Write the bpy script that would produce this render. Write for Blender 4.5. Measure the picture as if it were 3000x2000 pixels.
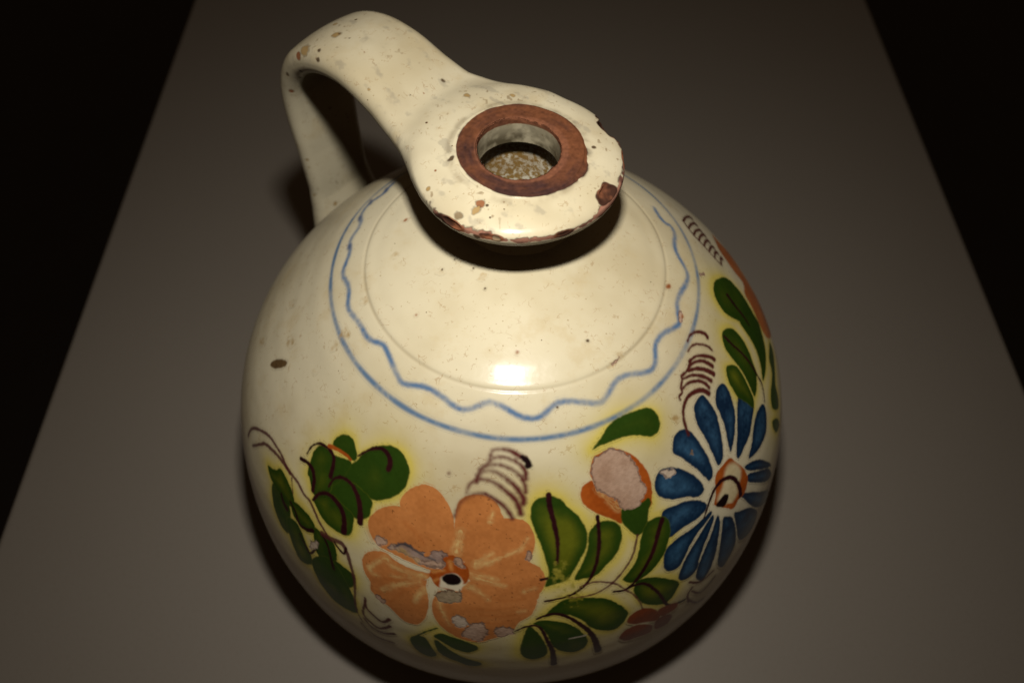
import bpy, math
import numpy as np
from mathutils import Matrix, Vector

# ---------------------------------------------------------------- scene, camera, light
for o in list(bpy.data.objects): bpy.data.objects.remove(o)
scene = bpy.context.scene
scene.render.engine = 'CYCLES'
scene.cycles.diffuse_bounces = 0
col = scene.collection

cam_data = bpy.data.cameras.new('camera'); camera = bpy.data.objects.new('camera', cam_data); col.objects.link(camera)
cam_data.sensor_fit = 'HORIZONTAL'; cam_data.sensor_width = 22.3; cam_data.lens = 17.382
cam_data.clip_start = 0.01; cam_data.clip_end = 50
camera.matrix_world = Matrix(((0.99989, -0.00723, -0.01326, -0.00437), (-0.00126, 0.83497, -0.55030, -0.16271), (0.01505, 0.55025, 0.83486, 0.20634), (0, 0, 0, 1)))
cam_data.dof.use_dof = True; cam_data.dof.focus_distance = 0.2328; cam_data.dof.aperture_fstop = 5.6
scene.camera = camera
scene.render.resolution_x = 1024; scene.render.resolution_y = 682

world = bpy.data.worlds.new('World'); scene.world = world; world.use_nodes = True
bg = world.node_tree.nodes['Background']; bg.inputs[0].default_value = (1.0, .62, .33, 1); bg.inputs[1].default_value = 0.04   # dim warm room, plus shadow fill added in place of bounced light

flash_data = bpy.data.lights.new('camera_flash', 'AREA'); flash = bpy.data.objects.new('camera_flash', flash_data); col.objects.link(flash)
flash_data.shape = 'RECTANGLE'; flash_data.size = 0.022; flash_data.size_y = 0.016; flash_data.energy = 0.405; flash_data.color = (1.0, .965, .905); flash_data.spread = math.radians(115)
flash.matrix_world = Matrix(((0.99989, -0.01122, 0.00955, -0.00318), (0.01310, 0.97357, -0.22802, -0.07926), (-0.00674, 0.22812, 0.97361, 0.25418), (0, 0, 0, 1)))

vs = scene.view_settings
vs.view_transform = 'Standard'; vs.look = 'None'; vs.exposure = 0; vs.gamma = 1; vs.use_curve_mapping = False

# ---------------------------------------------------------------- measured shapes (modelling units)
Z_TABLE = -2.28
TABLE_BOX = (-0.2246, 0.2586, -0.45, 1.1)
GROOVE_R = 0.8046
S_RING = 1.0509
PROFILE = [(0.002, 0.272), (0.1, 0.271), (0.2, 0.267), (0.24, 0.263), (0.3, 0.253), (0.37, 0.238), (0.45, 0.219), (0.55, 0.194), (0.62, 0.1755), (0.69, 0.1565), (0.745, 0.1375), (0.7928, 0.1213), (0.9261, 0.0509), (1.0478, -0.0387), (1.1603, -0.1404), (1.2689, -0.2478), (1.3767, -0.3601), (1.4797, -0.4814), (1.5721, -0.6142), (1.6478, -0.7592), (1.7054, -0.9138), (1.7472, -1.0752), (1.776, -1.2415), (1.7935, -1.4123), (1.7974, -1.587), (1.7845, -1.764), (1.71, -2.07), (1.61, -2.175), (1.47, -2.245), (1.33, -2.276), (1.2, -2.28), (0.4, -2.28), (0.002, -2.28)]
INNER_PROFILE = [(0.246, 0.8), (0.246, 0.66), (0.246, 0.54), (0.246, 0.46), (0.246, 0.42), (0.25, 0.33), (0.27, 0.2), (0.45, 0.12), (0.6, 0.07), (0.978, -0.089), (1.09, -0.19), (1.199, -0.298), (1.307, -0.41), (1.41, -0.531), (1.502, -0.664), (1.578, -0.809), (1.635, -0.964), (1.677, -1.125), (1.706, -1.292), (1.724, -1.462), (1.727, -1.637), (1.714, -1.814), (1.6, -2.08), (1.3, -2.18), (0.3, -2.19), (0.001, -2.19)]
RSPOTS = [
 (-0.302, -0.059, 0.905, 0.0192, 0.6, 'spotdark'),
 (-0.17, -0.32, 0.889, 0.0204, 1, 'rustspot'),
 (-0.187, -0.354, 0.882, 0.0202, 1, 'ochre'),
 (-0.262, -0.367, 0.866, 0.0193, 1, 'chipbrown'),
 (-0.4, -0.214, 0.865, 0.0094, 1, 'ochre'),
 (-0.372, -0.126, 0.89, 0.0053, 1, 'rustspot'),
 (-0.429, 0.188, 0.886, 0.0056, 1, 'rustspot'),
 (0.342, 0.031, 0.891, 0.0093, 1, 'spotdark'),
 (-0.139, -0.331, 0.889, 0.0066, 1, 'spotdark'),
 (-0.125, -0.39, 0.879, 0.005, 1, 'spotdark'),
 (-0.369, 0.5, 0.878, 0.0084, 1.5, 'spotdark'),
 (-0.456, 0.401, 0.882, 0.0047, 1, 'rustspot'),
 (-0.518, 0.002, 0.811, 0.0072, 0.7, 'spotdark'),
 (-0.181, -0.451, 0.823, 0.0111, 1.2, 'spotdark'),
 (-0.096, -0.473, 0.833, 0.018, 1.3, 'chipbrown'),
 (-0.245, 0.373, 0.893, 0.0151, 1.3, 'ochre'),
 (-0.028, 0.372, 0.897, 0.0105, 1.2, 'ochre'),
 (-1.062, 0.685, 0.906, 0.0294, 1.4, 'ochre'),
 (-1.104, 0.694, 0.865, 0.0163, 1.6, 'rustspot'),
 (-0.899, 0.726, 0.965, 0.0217, 1, 'ochre'),
 (-0.886, 0.73, 0.968, 0.0066, 1, 'spotdark'),
 (-0.827, 0.678, 0.981, 0.0065, 1, 'spotdark'),
 (-0.977, 0.581, 0.927, 0.0111, 1.4, 'spotdark'),
 (-0.975, 0.625, 0.949, 0.0084, 1.2, 'spotdark'),
 (-1.11, 0.693, 0.771, 0.0116, 1, 'spotdark'),
 (-1.137, 0.754, 0.685, 0.0089, 1, 'spotdark'),
 (-1.225, 0.81, 0.548, 0.0144, 1, 'rustspot'),
 (-0.818, 0.862, 0.957, 0.0077, 1.4, 'spotdark'),
 (-0.745, 0.576, 0.979, 0.0064, 1, 'rustspot'),
 (-0.712, 0.374, 0.92, 0.0066, 1, 'ochre'),
 (-0.431, 0.189, 0.885, 0.0051, 1, 'spotdark'),
 (-0.517, 0.377, 0.89, 0.0062, 1, 'spotdark'),
 (-1.207, 0.769, 0.688, 0.013, 1, 'spotbrown'),
 (-0.928, 0.863, 0.928, 0.0107, 1.4, 'ochre'),
 (-0.454, 0.401, 0.881, 0.004, 1, 'rustspot'),
 (-1.253, 0.853, 0.003, 0.0089, 1, 'ochre'),
 (-1.254, 0.853, -0.058, 0.0073, 1, 'ochre'),
 (-1.155, 0.877, -0.403, 0.0129, 1, 'ochre'),
 (-1.27, 0.854, -0.297, 0.0093, 1, 'ochre'),
]
# brush strokes on the belly: (object, kind, paint, (angle, arc length) x 1e4 ..., stroke width x 1e4)
MOTIFS = [
 ('wavy', 'stroke', 'blueline', [-23093,9990,-22243,9756,-21665,9581,-21077,10169,-20167,10076,-19663,9937,-19199,9505,-18528,9409,-17794,9667,-17239,9547,-16736,9327,-16096,9419,-15369,9623,-14873,9589,-14194,9227,-13476,9253,-12679,9503,-12140,9423,-11473,9205,-10741,9141,-10436,9178,-9795,9166,-9141,8742,-8606,8737,-7572,9116,-6747,9468,-6328,9530,-5353,9010,-4044,9156,-3394,9428,-2796,9475,-2278,9252,-1710,8879,-1192,8847,-400,9128,162,9424,820,9613,1379,9493,1947,9089,2511,8929,3145,9064,3982,9387,4573,9624,4984,9512,5576,9141,6218,8927,6864,9104,7617,9500,8210,9700,8677,9565,9071,9167,9486,8931,10222,8886,11003,9248,11634,9614,11907,9424,12276,9225,12826,9069,13440,9088,14373,9436,15030,9702,15641,9640,16173,9352,16844,9133,17492,9170,18168,9538,18716,9711,19287,9647,19103,9395,19841,9129,20683,9357], (286, 286)),
 ('wavy', 'shape', 'bluedark', [-19473,9687,-19343,9675,-19295,9734,-19345,9840,-19476,9958,-19638,10045,-19768,10065,-19816,10006,-19765,9890,-19633,9768], None),
 ('wavy', 'shape', 'bluedark', [-17060,9389,-16954,9419,-16922,9487,-16975,9566,-17092,9628,-17229,9650,-17334,9622,-17368,9555,-17316,9473,-17198,9409], None),
 ('wavy', 'shape', 'bluedark', [-22186,9570,-22030,9489,-21954,9515,-21988,9638,-22122,9821,-22308,10007,-22470,10117,-22545,10094,-22504,9944,-22366,9740], None),
 ('wavy', 'shape', 'bluedark', [-20989,9893,-20844,9841,-20783,9887,-20831,10014,-20972,10183,-21152,10335,-21301,10408,-21361,10362,-21308,10214,-21166,10033], None),
 ('leafA1', 'shape', 'leaf', [-6709,14211,-6582,13668,-6271,13047,-5716,12557,-5202,12469,-4760,12747,-4459,13208,-4366,13786,-4445,14321,-4668,14806,-5105,15340,-5498,15622,-6006,15687,-6649,15696,-7282,15857,-6915,14679], None),
 ('leafA2', 'shape', 'leafy', [-7291,16814,-7250,16055,-7018,15569,-6321,15378,-5498,15622,-5389,16170,-5373,16533,-5558,16863,-5881,17119,-6359,17277,-6988,17169], None),
 ('leafA4', 'shape', 'leafy', [-7912,17502,-8190,17123,-8361,17042,-8498,16401,-8599,15776,-8503,15214,-8188,14951,-7739,14967,-7401,15350,-7250,15937,-7131,16742,-7368,17399,-7659,17662], None),
 ('leafA5', 'shape', 'leaf', [-7840,15083,-7309,14680,-6881,14535,-6850,15171,-7058,16188,-7414,16245,-7635,15614], None),
 ('leafA6', 'shape', 'leaf', [-7990,14545,-8047,14195,-7891,13766,-7640,13511,-7280,13474,-7022,13732,-6759,14094,-6795,14400,-7156,14469,-7629,14557], None),
 ('leafA3', 'shape', 'leafy', [-7681,17885,-7473,17226,-7037,16750,-6486,16833,-5958,16969,-5840,17364,-5802,18145,-6081,18461,-6446,18595,-6907,18559,-7325,18292], None),
 ('leafA1/leaf_vein', 'stroke', 'vein', [-6759,14039,-6563,13599,-6237,13125,-5860,12898,-5537,13029,-5351,13306,-5313,13682], (81, 322)),
 ('leafA2/leaf_vein', 'stroke', 'vein', [-7287,16570,-7233,15977,-6961,15594,-6580,15516,-6255,15699,-5937,16114,-5731,16637,-5623,17149], (132, 359)),
 ('leafA3/leaf_vein', 'stroke', 'vein', [-7652,17974,-7524,17355,-7198,16943,-6795,16944,-6485,17123,-6229,17545,-6080,18276], (172, 368)),
 ('leafA4/leaf_vein', 'stroke', 'vein', [-8915,16738,-8600,16542,-8249,16567,-7974,16951,-7831,17518], (248, 273)),
 ('leafA5/leaf_vein', 'stroke', 'vein', [-8797,16175,-8777,15571,-8521,15083,-8154,14910,-7811,14931,-7574,15251,-7414,16008], (97, 291)),
 ('leafA6/brush_mark', 'stroke', 'rust', [-8126,14758,-7736,14557,-7279,14423,-6966,14451], (229, 137)),
 ('leafL2', 'shape', 'leafy', [-9650,20091,-9284,19585,-8882,19735,-8539,19775,-8316,20519,-8244,21896,-8617,22205,-9069,21757,-9391,21168], None),
 ('leafL1', 'shape', 'leafy', [-10181,19564,-9928,19247,-9702,18952,-9528,18514,-9084,18541,-8654,18765,-8376,19151,-8390,19729,-8884,20090,-9364,19980,-9767,19970], None),
 ('leafL3', 'shape', 'leafy', [-8540,19439,-8229,19116,-7730,19042,-7311,19223,-7142,19591,-7385,20095,-7846,20222,-8231,20123], None),
 ('leafL4', 'shape', 'leafy', [-8496,20882,-8042,20350,-7642,20664,-7388,21154,-7090,21715,-7057,22592,-7574,23343,-7919,22829,-8152,22234], None),
 ('leafL5', 'shape', 'leafy', [-7223,19505,-6863,19378,-6575,19273,-6277,19470,-6086,20036,-6108,20614,-6572,21255,-6967,20867], None),
 ('leafL7', 'shape', 'leafy', [-6167,20591,-5790,20481,-5408,20609,-5277,20992,-5298,21558,-5587,22148,-5905,22238,-6148,21632], None),
 ('leafL6', 'shape', 'leafy', [-7072,22075,-6658,20923,-6216,20667,-5735,21199,-5380,22130,-5163,23146,-5123,24167,-5545,24557,-6033,24649,-6470,24164,-6809,23366], None),
 ('leafL2/leaf_vein', 'stroke', 'vein', [-9040,19807,-8836,20113,-8601,20244], (197, 355)),
 ('leafL3/leaf_vein', 'stroke', 'vein', [-8520,19516,-8154,19753,-7846,20222,-7519,20099,-7244,19752], (136, 291)),
 ('leafL4/leaf_vein', 'stroke', 'vein', [-7755,20877,-7444,21263,-7160,21595,-6967,20867], (118, 216)),
 ('leafL5/leaf_vein', 'stroke', 'vein', [-6848,19460,-6470,19953,-6117,21210], (134, 210)),
 ('stemL1', 'stroke', 'stem', [-12022,20921,-11969,20138,-11764,19466,-11224,18598,-10755,18116,-10261,17933,-9905,17874,-9598,17911,-9192,18068,-8804,17984,-8447,18031,-8122,18202,-7764,18232,-7457,18478,-7146,18826,-6884,19053,-6735,19179], (220, 168)),
 ('stemL2', 'stroke', 'stem', [-11480,20568,-11036,19397,-10823,18894,-10428,18485,-9955,18189,-9520,18064,-9085,18029], (198, 264)),
 ('stemL3', 'stroke', 'stem', [-6863,19378,-6402,19237,-6029,19047,-5754,19390,-5507,20096,-5271,21099,-5223,22269,-5144,23880,-4940,24828], (327, 96)),
 ('stemL3', 'stroke', 'vein', [-6303,19304,-6132,19478,-5865,19582,-5828,19187], (131, 206)),
 ('stemL1', 'stroke', 'stem', [-8870,18176,-8534,18882], (115, 77)),
 ('flowerO/petal', 'shape', 'orange', [-5318,16988,-5351,16606,-5204,16054,-4994,15681,-4758,15417,-4364,15196,-3901,15341,-3310,15765,-2546,16650,-2189,17164,-2505,17710,-2781,18005,-3305,17976,-3816,17929,-4283,17861,-4654,17856,-4923,17696,-5167,17352], None),
 ('flowerO/petal', 'shape', 'orange', [-4364,15196,-4440,14871,-4381,14489,-4180,14057,-3877,13715,-3644,13561,-3340,13578,-3018,13729,-2718,14037,-2517,14339,-2328,14743,-2222,15224,-2109,15999,-2104,16731,-2218,17175,-2748,16538,-3527,15679,-4087,15301], None),
 ('flowerO/petal', 'shape', 'orange', [-2222,15224,-2242,14622,-2252,14116,-2059,13694,-1664,13442,-1245,13410,-923,13545,-668,13856,-519,14251,-443,14564,-708,15275,-1170,16048,-1606,16875,-1792,17230,-2067,17170,-2164,16752,-2171,16019], None),
 ('flowerO/petal', 'shape', 'orange', [-508,14578,-117,14504,275,14588,501,14799,638,15168,713,15640,680,16206,537,16676,445,16914,-261,17106,-983,17440,-1462,17805,-1626,17488,-1688,16997,-1234,16012,-773,15236], None),
 ('flowerO/petal', 'shape', 'orange', [416,16868,738,17095,937,17426,1027,17985,976,18405,828,18823,685,19205,46,18985,-657,18694,-1231,18418,-1506,18060,-1526,17697,-994,17168,-265,16888], None),
 ('flowerO/petal', 'shape', 'orange', [686,19146,678,19686,546,20240,302,20618,168,20819,37,21327,-200,21842,-598,22269,-1051,22772,-1540,22707,-1955,22337,-2240,21859,-2433,21363,-2568,20650,-2583,19987,-2511,19441,-2399,19139,-1974,19000,-1601,18467,-1444,18149,-1236,18311,-659,18583,45,18871], None),
 ('flowerO/petal', 'shape', 'orange', [-5155,19212,-5102,18719,-4920,18331,-4621,18060,-4360,18012,-4041,18183,-3710,18277,-3302,18294,-2970,18250,-2790,18233,-2798,18488,-3090,18949,-3648,19540,-4219,20193,-4647,20962,-4732,20408,-4931,20014,-5092,19595], None),
 ('flowerO/petal', 'shape', 'orange', [-4670,20841,-4228,20067,-3658,19422,-3094,18893,-2858,18663,-2855,19098,-2757,19712,-2702,20328,-2726,21050,-2821,21746,-2997,22283,-3227,22431,-3462,22383,-3706,22060,-3958,21691,-4210,21511,-4471,21280], None),
 ('flowerO/petal_streak', 'stroke', 'streak', [-1456,17914,-961,18012,-299,18276], (227, 64)),
 ('flowerO/petal_streak', 'stroke', 'streak', [-1544,18449,-1190,18740,-812,19205], (275, 46)),
 ('flowerO/petal_streak', 'stroke', 'streak', [-1350,17140,-1014,16725,-755,16444], (178, 45)),
 ('flowerO/petal_streak', 'stroke', 'streak', [-1283,17302,-624,16769,57,16251], (178, 62)),
 ('flowerO/petal_streak', 'stroke', 'streak', [-1968,15477,-1993,16059,-2019,16652], (266, 398)),
 ('flowerO/petal_streak', 'stroke', 'streak', [-850,14283,-924,14748], (87, 87)),
 ('flowerO/petal_streak', 'stroke', 'streak', [-2354,19981,-2213,20707,-1967,21603], (171, 76)),
 ('flowerO/petal_streak', 'stroke', 'streak', [296,18626,663,18439], (82, 37)),
 ('flowerO/petal_streak', 'stroke', 'streak', [136,20014,354,19930], (75, 37)),
 ('flowerO/petal_streak', 'stroke', 'streak', [-4865,19508,-4617,18789,-4349,18316,-4190,18532,-3732,18637,-3039,18486], (121, 233)),
 ('flowerO/petal_streak', 'stroke', 'streak', [-4260,20514,-3792,19661,-3088,18977], (189, 123)),
 ('flowerO/petal_streak', 'stroke', 'streak', [-3141,20446,-3056,19850,-2882,19356], (188, 283)),
 ('flowerO/petal_streak', 'stroke', 'streak', [208,16177,458,15620], (62, 26)),
 ('flowerO/petal_streak', 'stroke', 'streak', [-4047,19251,-3510,19002,-2946,18515], (74, 47)),
 ('flowerO/petal_streak', 'stroke', 'streak', [-1468,17682,-1115,17754,-534,17924], (117, 36)),
 ('flowerO/petal_streak', 'stroke', 'streak', [-4855,19304,-4712,19703,-4457,19636], (95, 47)),
 ('flowerO/petal_streak', 'stroke', 'ostroke', [-4264,19640,-3673,19248,-2975,18532], (75, 47)),
 ('flowerO/petal_streak', 'stroke', 'ostroke', [-3971,21309,-3765,20506,-3454,19701], (48, 38)),
 ('flowerO/petal_streak', 'stroke', 'ostroke', [-1033,20345,-351,20356,191,20080], (66, 38)),
 ('flowerO/petal_streak', 'stroke', 'ostroke', [-1157,20934,-479,20922,-76,20678], (67, 38)),
 ('flowerO/petal_streak', 'stroke', 'ostroke', [-4036,15921,-3576,16204,-3176,16694], (116, 72)),
 ('flowerO/petal_streak', 'stroke', 'ostroke', [-1319,19909,-632,19874,-4,19638], (47, 28)),
 ('flowerO/petal_streak', 'stroke', 'ostroke', [-1069,18996,-367,19234,324,19110], (46, 28)),
 ('flowerO/petal_streak', 'stroke', 'ostroke', [-4653,18524,-4197,18479,-3680,18540], (74, 46)),
 ('flowerO/petal_streak', 'stroke', 'ostroke', [-5318,17154,-5213,17394,-4993,17702], (46, 46)),
 ('flowerO', 'shape', 'rust', [-2524,17177,-2155,16853,-2030,16884,-1741,17093,-1538,17494,-1486,17896,-1578,18351,-1714,18504,-1921,18920,-2353,18940,-2562,18872,-2704,18549,-2812,18328,-2754,17969,-2442,17740,-2316,17450], None),
 ('flowerO', 'stroke', 'streak2', [-2715,18058,-2516,17933,-2344,17830], (182, 91)),
 ('flowerO', 'stroke', 'streak2', [-2178,17293,-2117,17685], (226, 135)),
 ('flowerO', 'stroke', 'streak2', [-2610,18612,-2504,18446], (138, 92)),
 ('flowerO', 'shape', 'white', [-2413,18682,-2398,18285,-2184,17976,-1894,17918,-1703,18174,-1660,18431,-1778,18922,-2096,18878,-2383,18925], None),
 ('flowerO', 'shape', 'black', [-1732,18261,-1800,18474,-1964,18612,-2160,18626,-2317,18510,-2374,18304,-2308,18087,-2143,17944,-1943,17932,-1786,18054], None),
 ('chip1', 'shape', 'chipdark', [-4414,17659,-4115,17216,-3878,17028,-3510,17086,-3115,17175,-2683,16835,-2342,16818,-2458,17220,-2320,17577,-2498,17787,-2885,17871,-3258,17839,-3594,17669,-4045,17681], None),
 ('chip1', 'shape', 'chip', [-3577,17551,-3070,17570,-2747,17404,-2377,17445,-2360,17646,-2648,17804,-3194,17855], None),
 ('chip1', 'shape', 'ochre', [-4085,17410,-3692,17410,-3381,17590,-3264,17788,-3594,17669,-4115,17650], None),
 ('chip1', 'stroke', 'chipblack', [-4096,17337,-3935,17092,-3640,17086,-3332,17217,-3068,17306,-2688,17376], (136, 73)),
 ('chip1', 'shape', 'orange', [-2898,17022,-2886,17103,-2913,17211,-2970,17304,-3034,17347,-3081,17323,-3094,17241,-3067,17132,-3010,17039,-2946,16997], None),
 ('chip2', 'shape', 'chip', [-4436,17521,-4507,17685,-4648,17784,-4808,17783,-4927,17680,-4957,17513,-4888,17345,-4744,17242,-4581,17246,-4464,17354], None),
 ('chip3', 'shape', 'chip', [-1742,17071,-1689,17277,-1702,17463,-1773,17557,-1877,17523,-1974,17375,-2028,17170,-2018,16987,-1946,16893,-1840,16924], None),
 ('chip4', 'shape', 'chipbrown', [-2504,19315,-1750,18912,-1654,19497,-2045,19915,-2481,19734], None),
 ('chip5', 'shape', 'chipw', [-1916,20825,-1660,20564,-1399,21094,-1474,21503,-1717,21660,-1903,21334], None),
 ('chip6', 'shape', 'chip', [-1472,21580,-1262,21116,-1022,20893,-825,21281,-790,21898,-998,22644,-1323,22598,-1571,22283], None),
 ('chip7', 'shape', 'chip', [-603,21775,-501,21292,-260,21152,-16,21404,27,21715,-224,22049,-465,22119], None),
 ('chip8', 'shape', 'chip', [590,16571,550,16717,483,16792,414,16767,370,16653,366,16492,406,16347,474,16273,543,16297,588,16411], None),
 ('chip9', 'shape', 'chip', [-4109,21534,-4172,21638,-4282,21642,-4397,21546,-4473,21389,-4481,21228,-4418,21124,-4307,21116,-4192,21210,-4116,21370], None),
 ('coil1', 'stroke', 'coil', [-1145,11434,-1051,11145,-697,11049,-295,11091,64,11276,376,11474], (164, 291)),
 ('coil1', 'stroke', 'coil', [-1196,11744,-944,11498,-559,11424,-167,11536,181,11750,404,12103,434,12499], (190, 241)),
 ('coil1', 'stroke', 'coil', [-1502,12140,-1219,11922,-808,11810,-386,11911,-6,12141,252,12449,393,12849,407,13160], (191, 229)),
 ('coil1', 'stroke', 'coil', [-1581,12464,-1345,12203,-936,12172,-518,12377,-145,12713,143,13109,316,13469,314,13738], (192, 307)),
 ('coil1', 'stroke', 'coil', [-1947,13438,-1887,13017,-1595,12688,-1161,12640,-715,12832,-348,13162,-29,13510,144,13915,211,14278], (154, 309)),
 ('coil1', 'stroke', 'coil', [-2274,14772,-2202,14240,-2043,13828,-1664,13442,-1250,13344,-890,13519,-499,13843,-255,14191,-117,14504], (168, 233)),
 ('coil1', 'stroke', 'coil', [-1106,11430,-1192,11787,-1436,12042,-1577,12507,-1622,12782], (140, 216)),
 ('coil1', 'stroke', 'coildark', [299,11407,508,11630,560,11827], (228, 367)),
 ('bud', 'shape', 'rust', [4426,11929,4923,12360,5278,12873,5479,13504,5574,14123,5529,14734,5393,15279,5197,15722,4827,15811,4321,15263,3841,14585,3404,13587,3144,12904,3274,12377,3487,11997,4002,11894], None),
 ('bud/petal', 'shape', 'rust', [2619,13585,2770,13288,3164,13115,3273,13471,3529,13932,3965,14576,4062,15069,3946,15861,3600,15410,3104,14888,2711,14313,2602,13926], None),
 ('bud/petal', 'stroke', 'streak', [3245,13635,3624,14333,3963,15014], (92, 303)),
 ('bud/calyx', 'shape', 'leaf', [4037,15203,4249,15103,4953,15256,5201,15204,5276,15494,5035,16018,4872,16526,4614,16890,4403,16894,4168,16419,3976,15841], None),
 ('chip10', 'shape', 'chip', [4429,11918,4684,12174,4917,12378,5101,12848,5208,13326,5243,13682,5180,14144,5291,14602,5156,14974,4926,15237,4737,15362,4603,15400,4212,15197,4028,14887,3995,14584,3721,14244,3497,13942,3275,13612,3190,13190,3178,12801,3276,12454,3479,12032,3654,12022,4002,11894], None),
 ('leafC', 'shape', 'leaf', [3480,11634,3911,11283,4203,11057,4474,10826,4980,10666,5738,10693,6383,10845,6738,10969,7006,11329,7083,11781,6964,12220,6692,12450,6354,12437,6039,12196,5630,11893,5152,11681,4562,11601,3898,11602], None),
 ('flowerB/petal', 'shape', 'blue', [7064,13611,7250,13283,7595,13161,7964,13326,8190,13756,8270,14445,8302,15231,8286,15904,8201,16425,8065,16740,7854,16746,7734,16319,7573,15591,7374,14983,7173,14399,6947,13938], None),
 ('flowerB/petal', 'shape', 'blue', [5623,14808,5814,14428,6101,14243,6421,14359,6743,14628,7046,15094,7344,15731,7506,16317,7538,16831,7361,17026,7108,16992,6739,16541,6176,16142,5789,15686,5611,15329], None),
 ('flowerB/petal', 'shape', 'blue', [5491,16495,5711,16320,6132,16463,6604,16657,7032,17071,7306,17547,7354,17929,7104,18099,6712,18095,6270,17984,5912,17992,5563,18027,5359,17761,5413,17044], None),
 ('flowerB/petal', 'shape', 'blue', [5112,19209,5258,18660,5541,18408,5978,18338,6504,18402,6987,18377,7399,18353,7417,18602,6991,18822,6578,19005,6204,19409,5933,19897,5691,20289,5371,20270,5126,19892], None),
 ('flowerB/petal', 'shape', 'blue', [5588,20983,5814,20294,6119,19756,6530,19316,6969,18941,7424,18686,7465,18976,7171,19469,6797,20103,6504,20826,6338,21546,5991,21804,5669,21538], None),
 ('flowerB/petal', 'shape', 'blue', [6281,22327,6437,21251,6760,20464,7113,19861,7545,19098,7691,19168,7630,19798,7414,20710,7206,21718,6957,22639,6601,23194], None),
 ('flowerB/petal', 'shape', 'blue', [7299,22959,7407,21629,7582,20569,7832,19559,8069,19797,8271,20338,8329,21583,8258,23007,7955,23755,7600,24051], None),
 ('flowerB/petal', 'shape', 'blue', [8392,20126,8674,20492,9243,21328,9815,23204,9596,24283,9000,24045,8462,22953,8357,21154], None),
 ('flowerB/petal', 'shape', 'blue', [8918,19549,9198,19822,9867,21168,10884,23656,10887,24944,9882,22925,9317,21297,9056,20167], None),
 ('flowerB/petal', 'shape', 'blue', [9487,19418,9649,19034,10156,19789,10906,21225,11155,22542,10710,22117,9913,20391], None),
 ('flowerB/petal', 'shape', 'blue', [9601,18353,9977,18626,10435,19272,10932,20572,11202,21665,10828,21032,10174,19734,9752,18972], None),
 ('flowerB/petal', 'shape', 'blue', [8851,13035,9125,12786,9624,12793,9790,13091,9808,13703,9780,14311,9606,14821,9411,15393,9083,16164,8777,16554,8515,16537,8510,16185,8569,15469,8613,14594,8639,13709], None),
 ('flowerB/petal', 'shape', 'blue', [10518,13541,11034,13724,11096,14230,10926,14792,10606,15538,10178,16033,9767,16432,9336,16691,9434,16178,9728,15345,9923,14508,10054,13930], None),
 ('flowerB/petal', 'shape', 'blue', [11260,15253,11733,15300,12040,15706,11934,16405,11704,16856,11276,17067,10671,17404,10092,17480,9534,17534,9541,17121,10088,16388,10729,15633], None),
 ('flowerB/petal', 'shape', 'blue', [9963,18289,10522,17890,11006,17495,11526,17316,12104,17592,12232,18042,11939,18607,11469,19021,10849,18938,10416,18695], None),
 ('flowerB', 'shape', 'rust', [8071,17104,8319,16797,8720,16778,9187,16910,9329,17444,9537,18320,9566,19048,9374,19550,9073,19756,8771,19617,8428,19759,8082,19160,7783,18534,7654,18197,7871,17843], None),
 ('flowerB', 'shape', 'cream', [8699,17193,9026,17158,9297,17510,9385,18137,9194,18619,8820,18704,8533,18388,8369,18130,8375,17760], None),
 ('flowerB', 'shape', 'cream', [7990,18013,8433,17772,8691,17941,8888,18498,8865,19112,8591,19293,8305,19209,8057,18568,7856,18266], None),
 ('flowerB', 'stroke', 'rust', [8206,19124,8435,19433,8563,19410], (169, 113)),
 ('flowerB', 'shape', 'black', [7718,18363,7966,18278,8246,18323,8410,18582,8277,18840,8019,18938,7809,18649], None),
 ('flowerB/brush_arc', 'stroke', 'vein', [7089,18367,7407,17928,7731,17576,8079,17404,8425,17461,8756,17774,8951,18323,8995,19011,8933,19490], (143, 330)),
 ('chip11', 'shape', 'chipw', [6049,14319,6316,14360,6650,14591,6678,14863,6440,15014,6261,14946,6162,14650], None),
 ('chip12', 'shape', 'chipbrown', [7774,14792,7730,14836,7671,14830,7622,14777,7600,14697,7614,14620,7659,14576,7718,14581,7767,14635,7789,14715], None),
 ('coil2', 'stroke', 'coilb', [11138,10410,11621,10445,12100,10829,12328,11297,12284,11582], (123, 282)),
 ('coil2', 'stroke', 'coilb', [10682,10713,11165,10800,11582,11235,11850,11787,11888,12176], (141, 176)),
 ('coil2', 'stroke', 'coilb', [10290,11070,10756,11228,11170,11654,11493,12178,11587,12544], (158, 263)),
 ('coil2', 'stroke', 'coilb', [10114,11203,10603,11430,10992,11869,11236,12599], (157, 262)),
 ('coil2', 'stroke', 'coilb', [9892,11285,10372,11704,10747,12252,10986,12879], (157, 245)),
 ('coil2', 'stroke', 'coilb', [9913,11347,10238,11564,10614,12014,10849,12473,10969,12901], (157, 273)),
 ('coil2', 'stroke', 'coilb', [9376,11347,9805,11564,10190,11978,10459,12458,10602,12927], (156, 271)),
 ('coil2', 'stroke', 'coilb', [9034,11641,9488,11741,9978,12170,10215,12605,10278,13012], (156, 239)),
 ('coil2', 'stroke', 'coilb', [10391,11093,10064,11222,9708,11223,9377,11163,9314,11285], (185, 185)),
 ('coil2', 'stroke', 'coilb', [9268,11330,8963,11525,8857,11779,8598,11793,8547,11962], (163, 173)),
 ('coil2', 'stroke', 'coilb', [10066,13217,9845,12695,9377,12321,8869,12239,8417,12493,8149,12968,8051,13434,8010,13741], (310, 176)),
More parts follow.
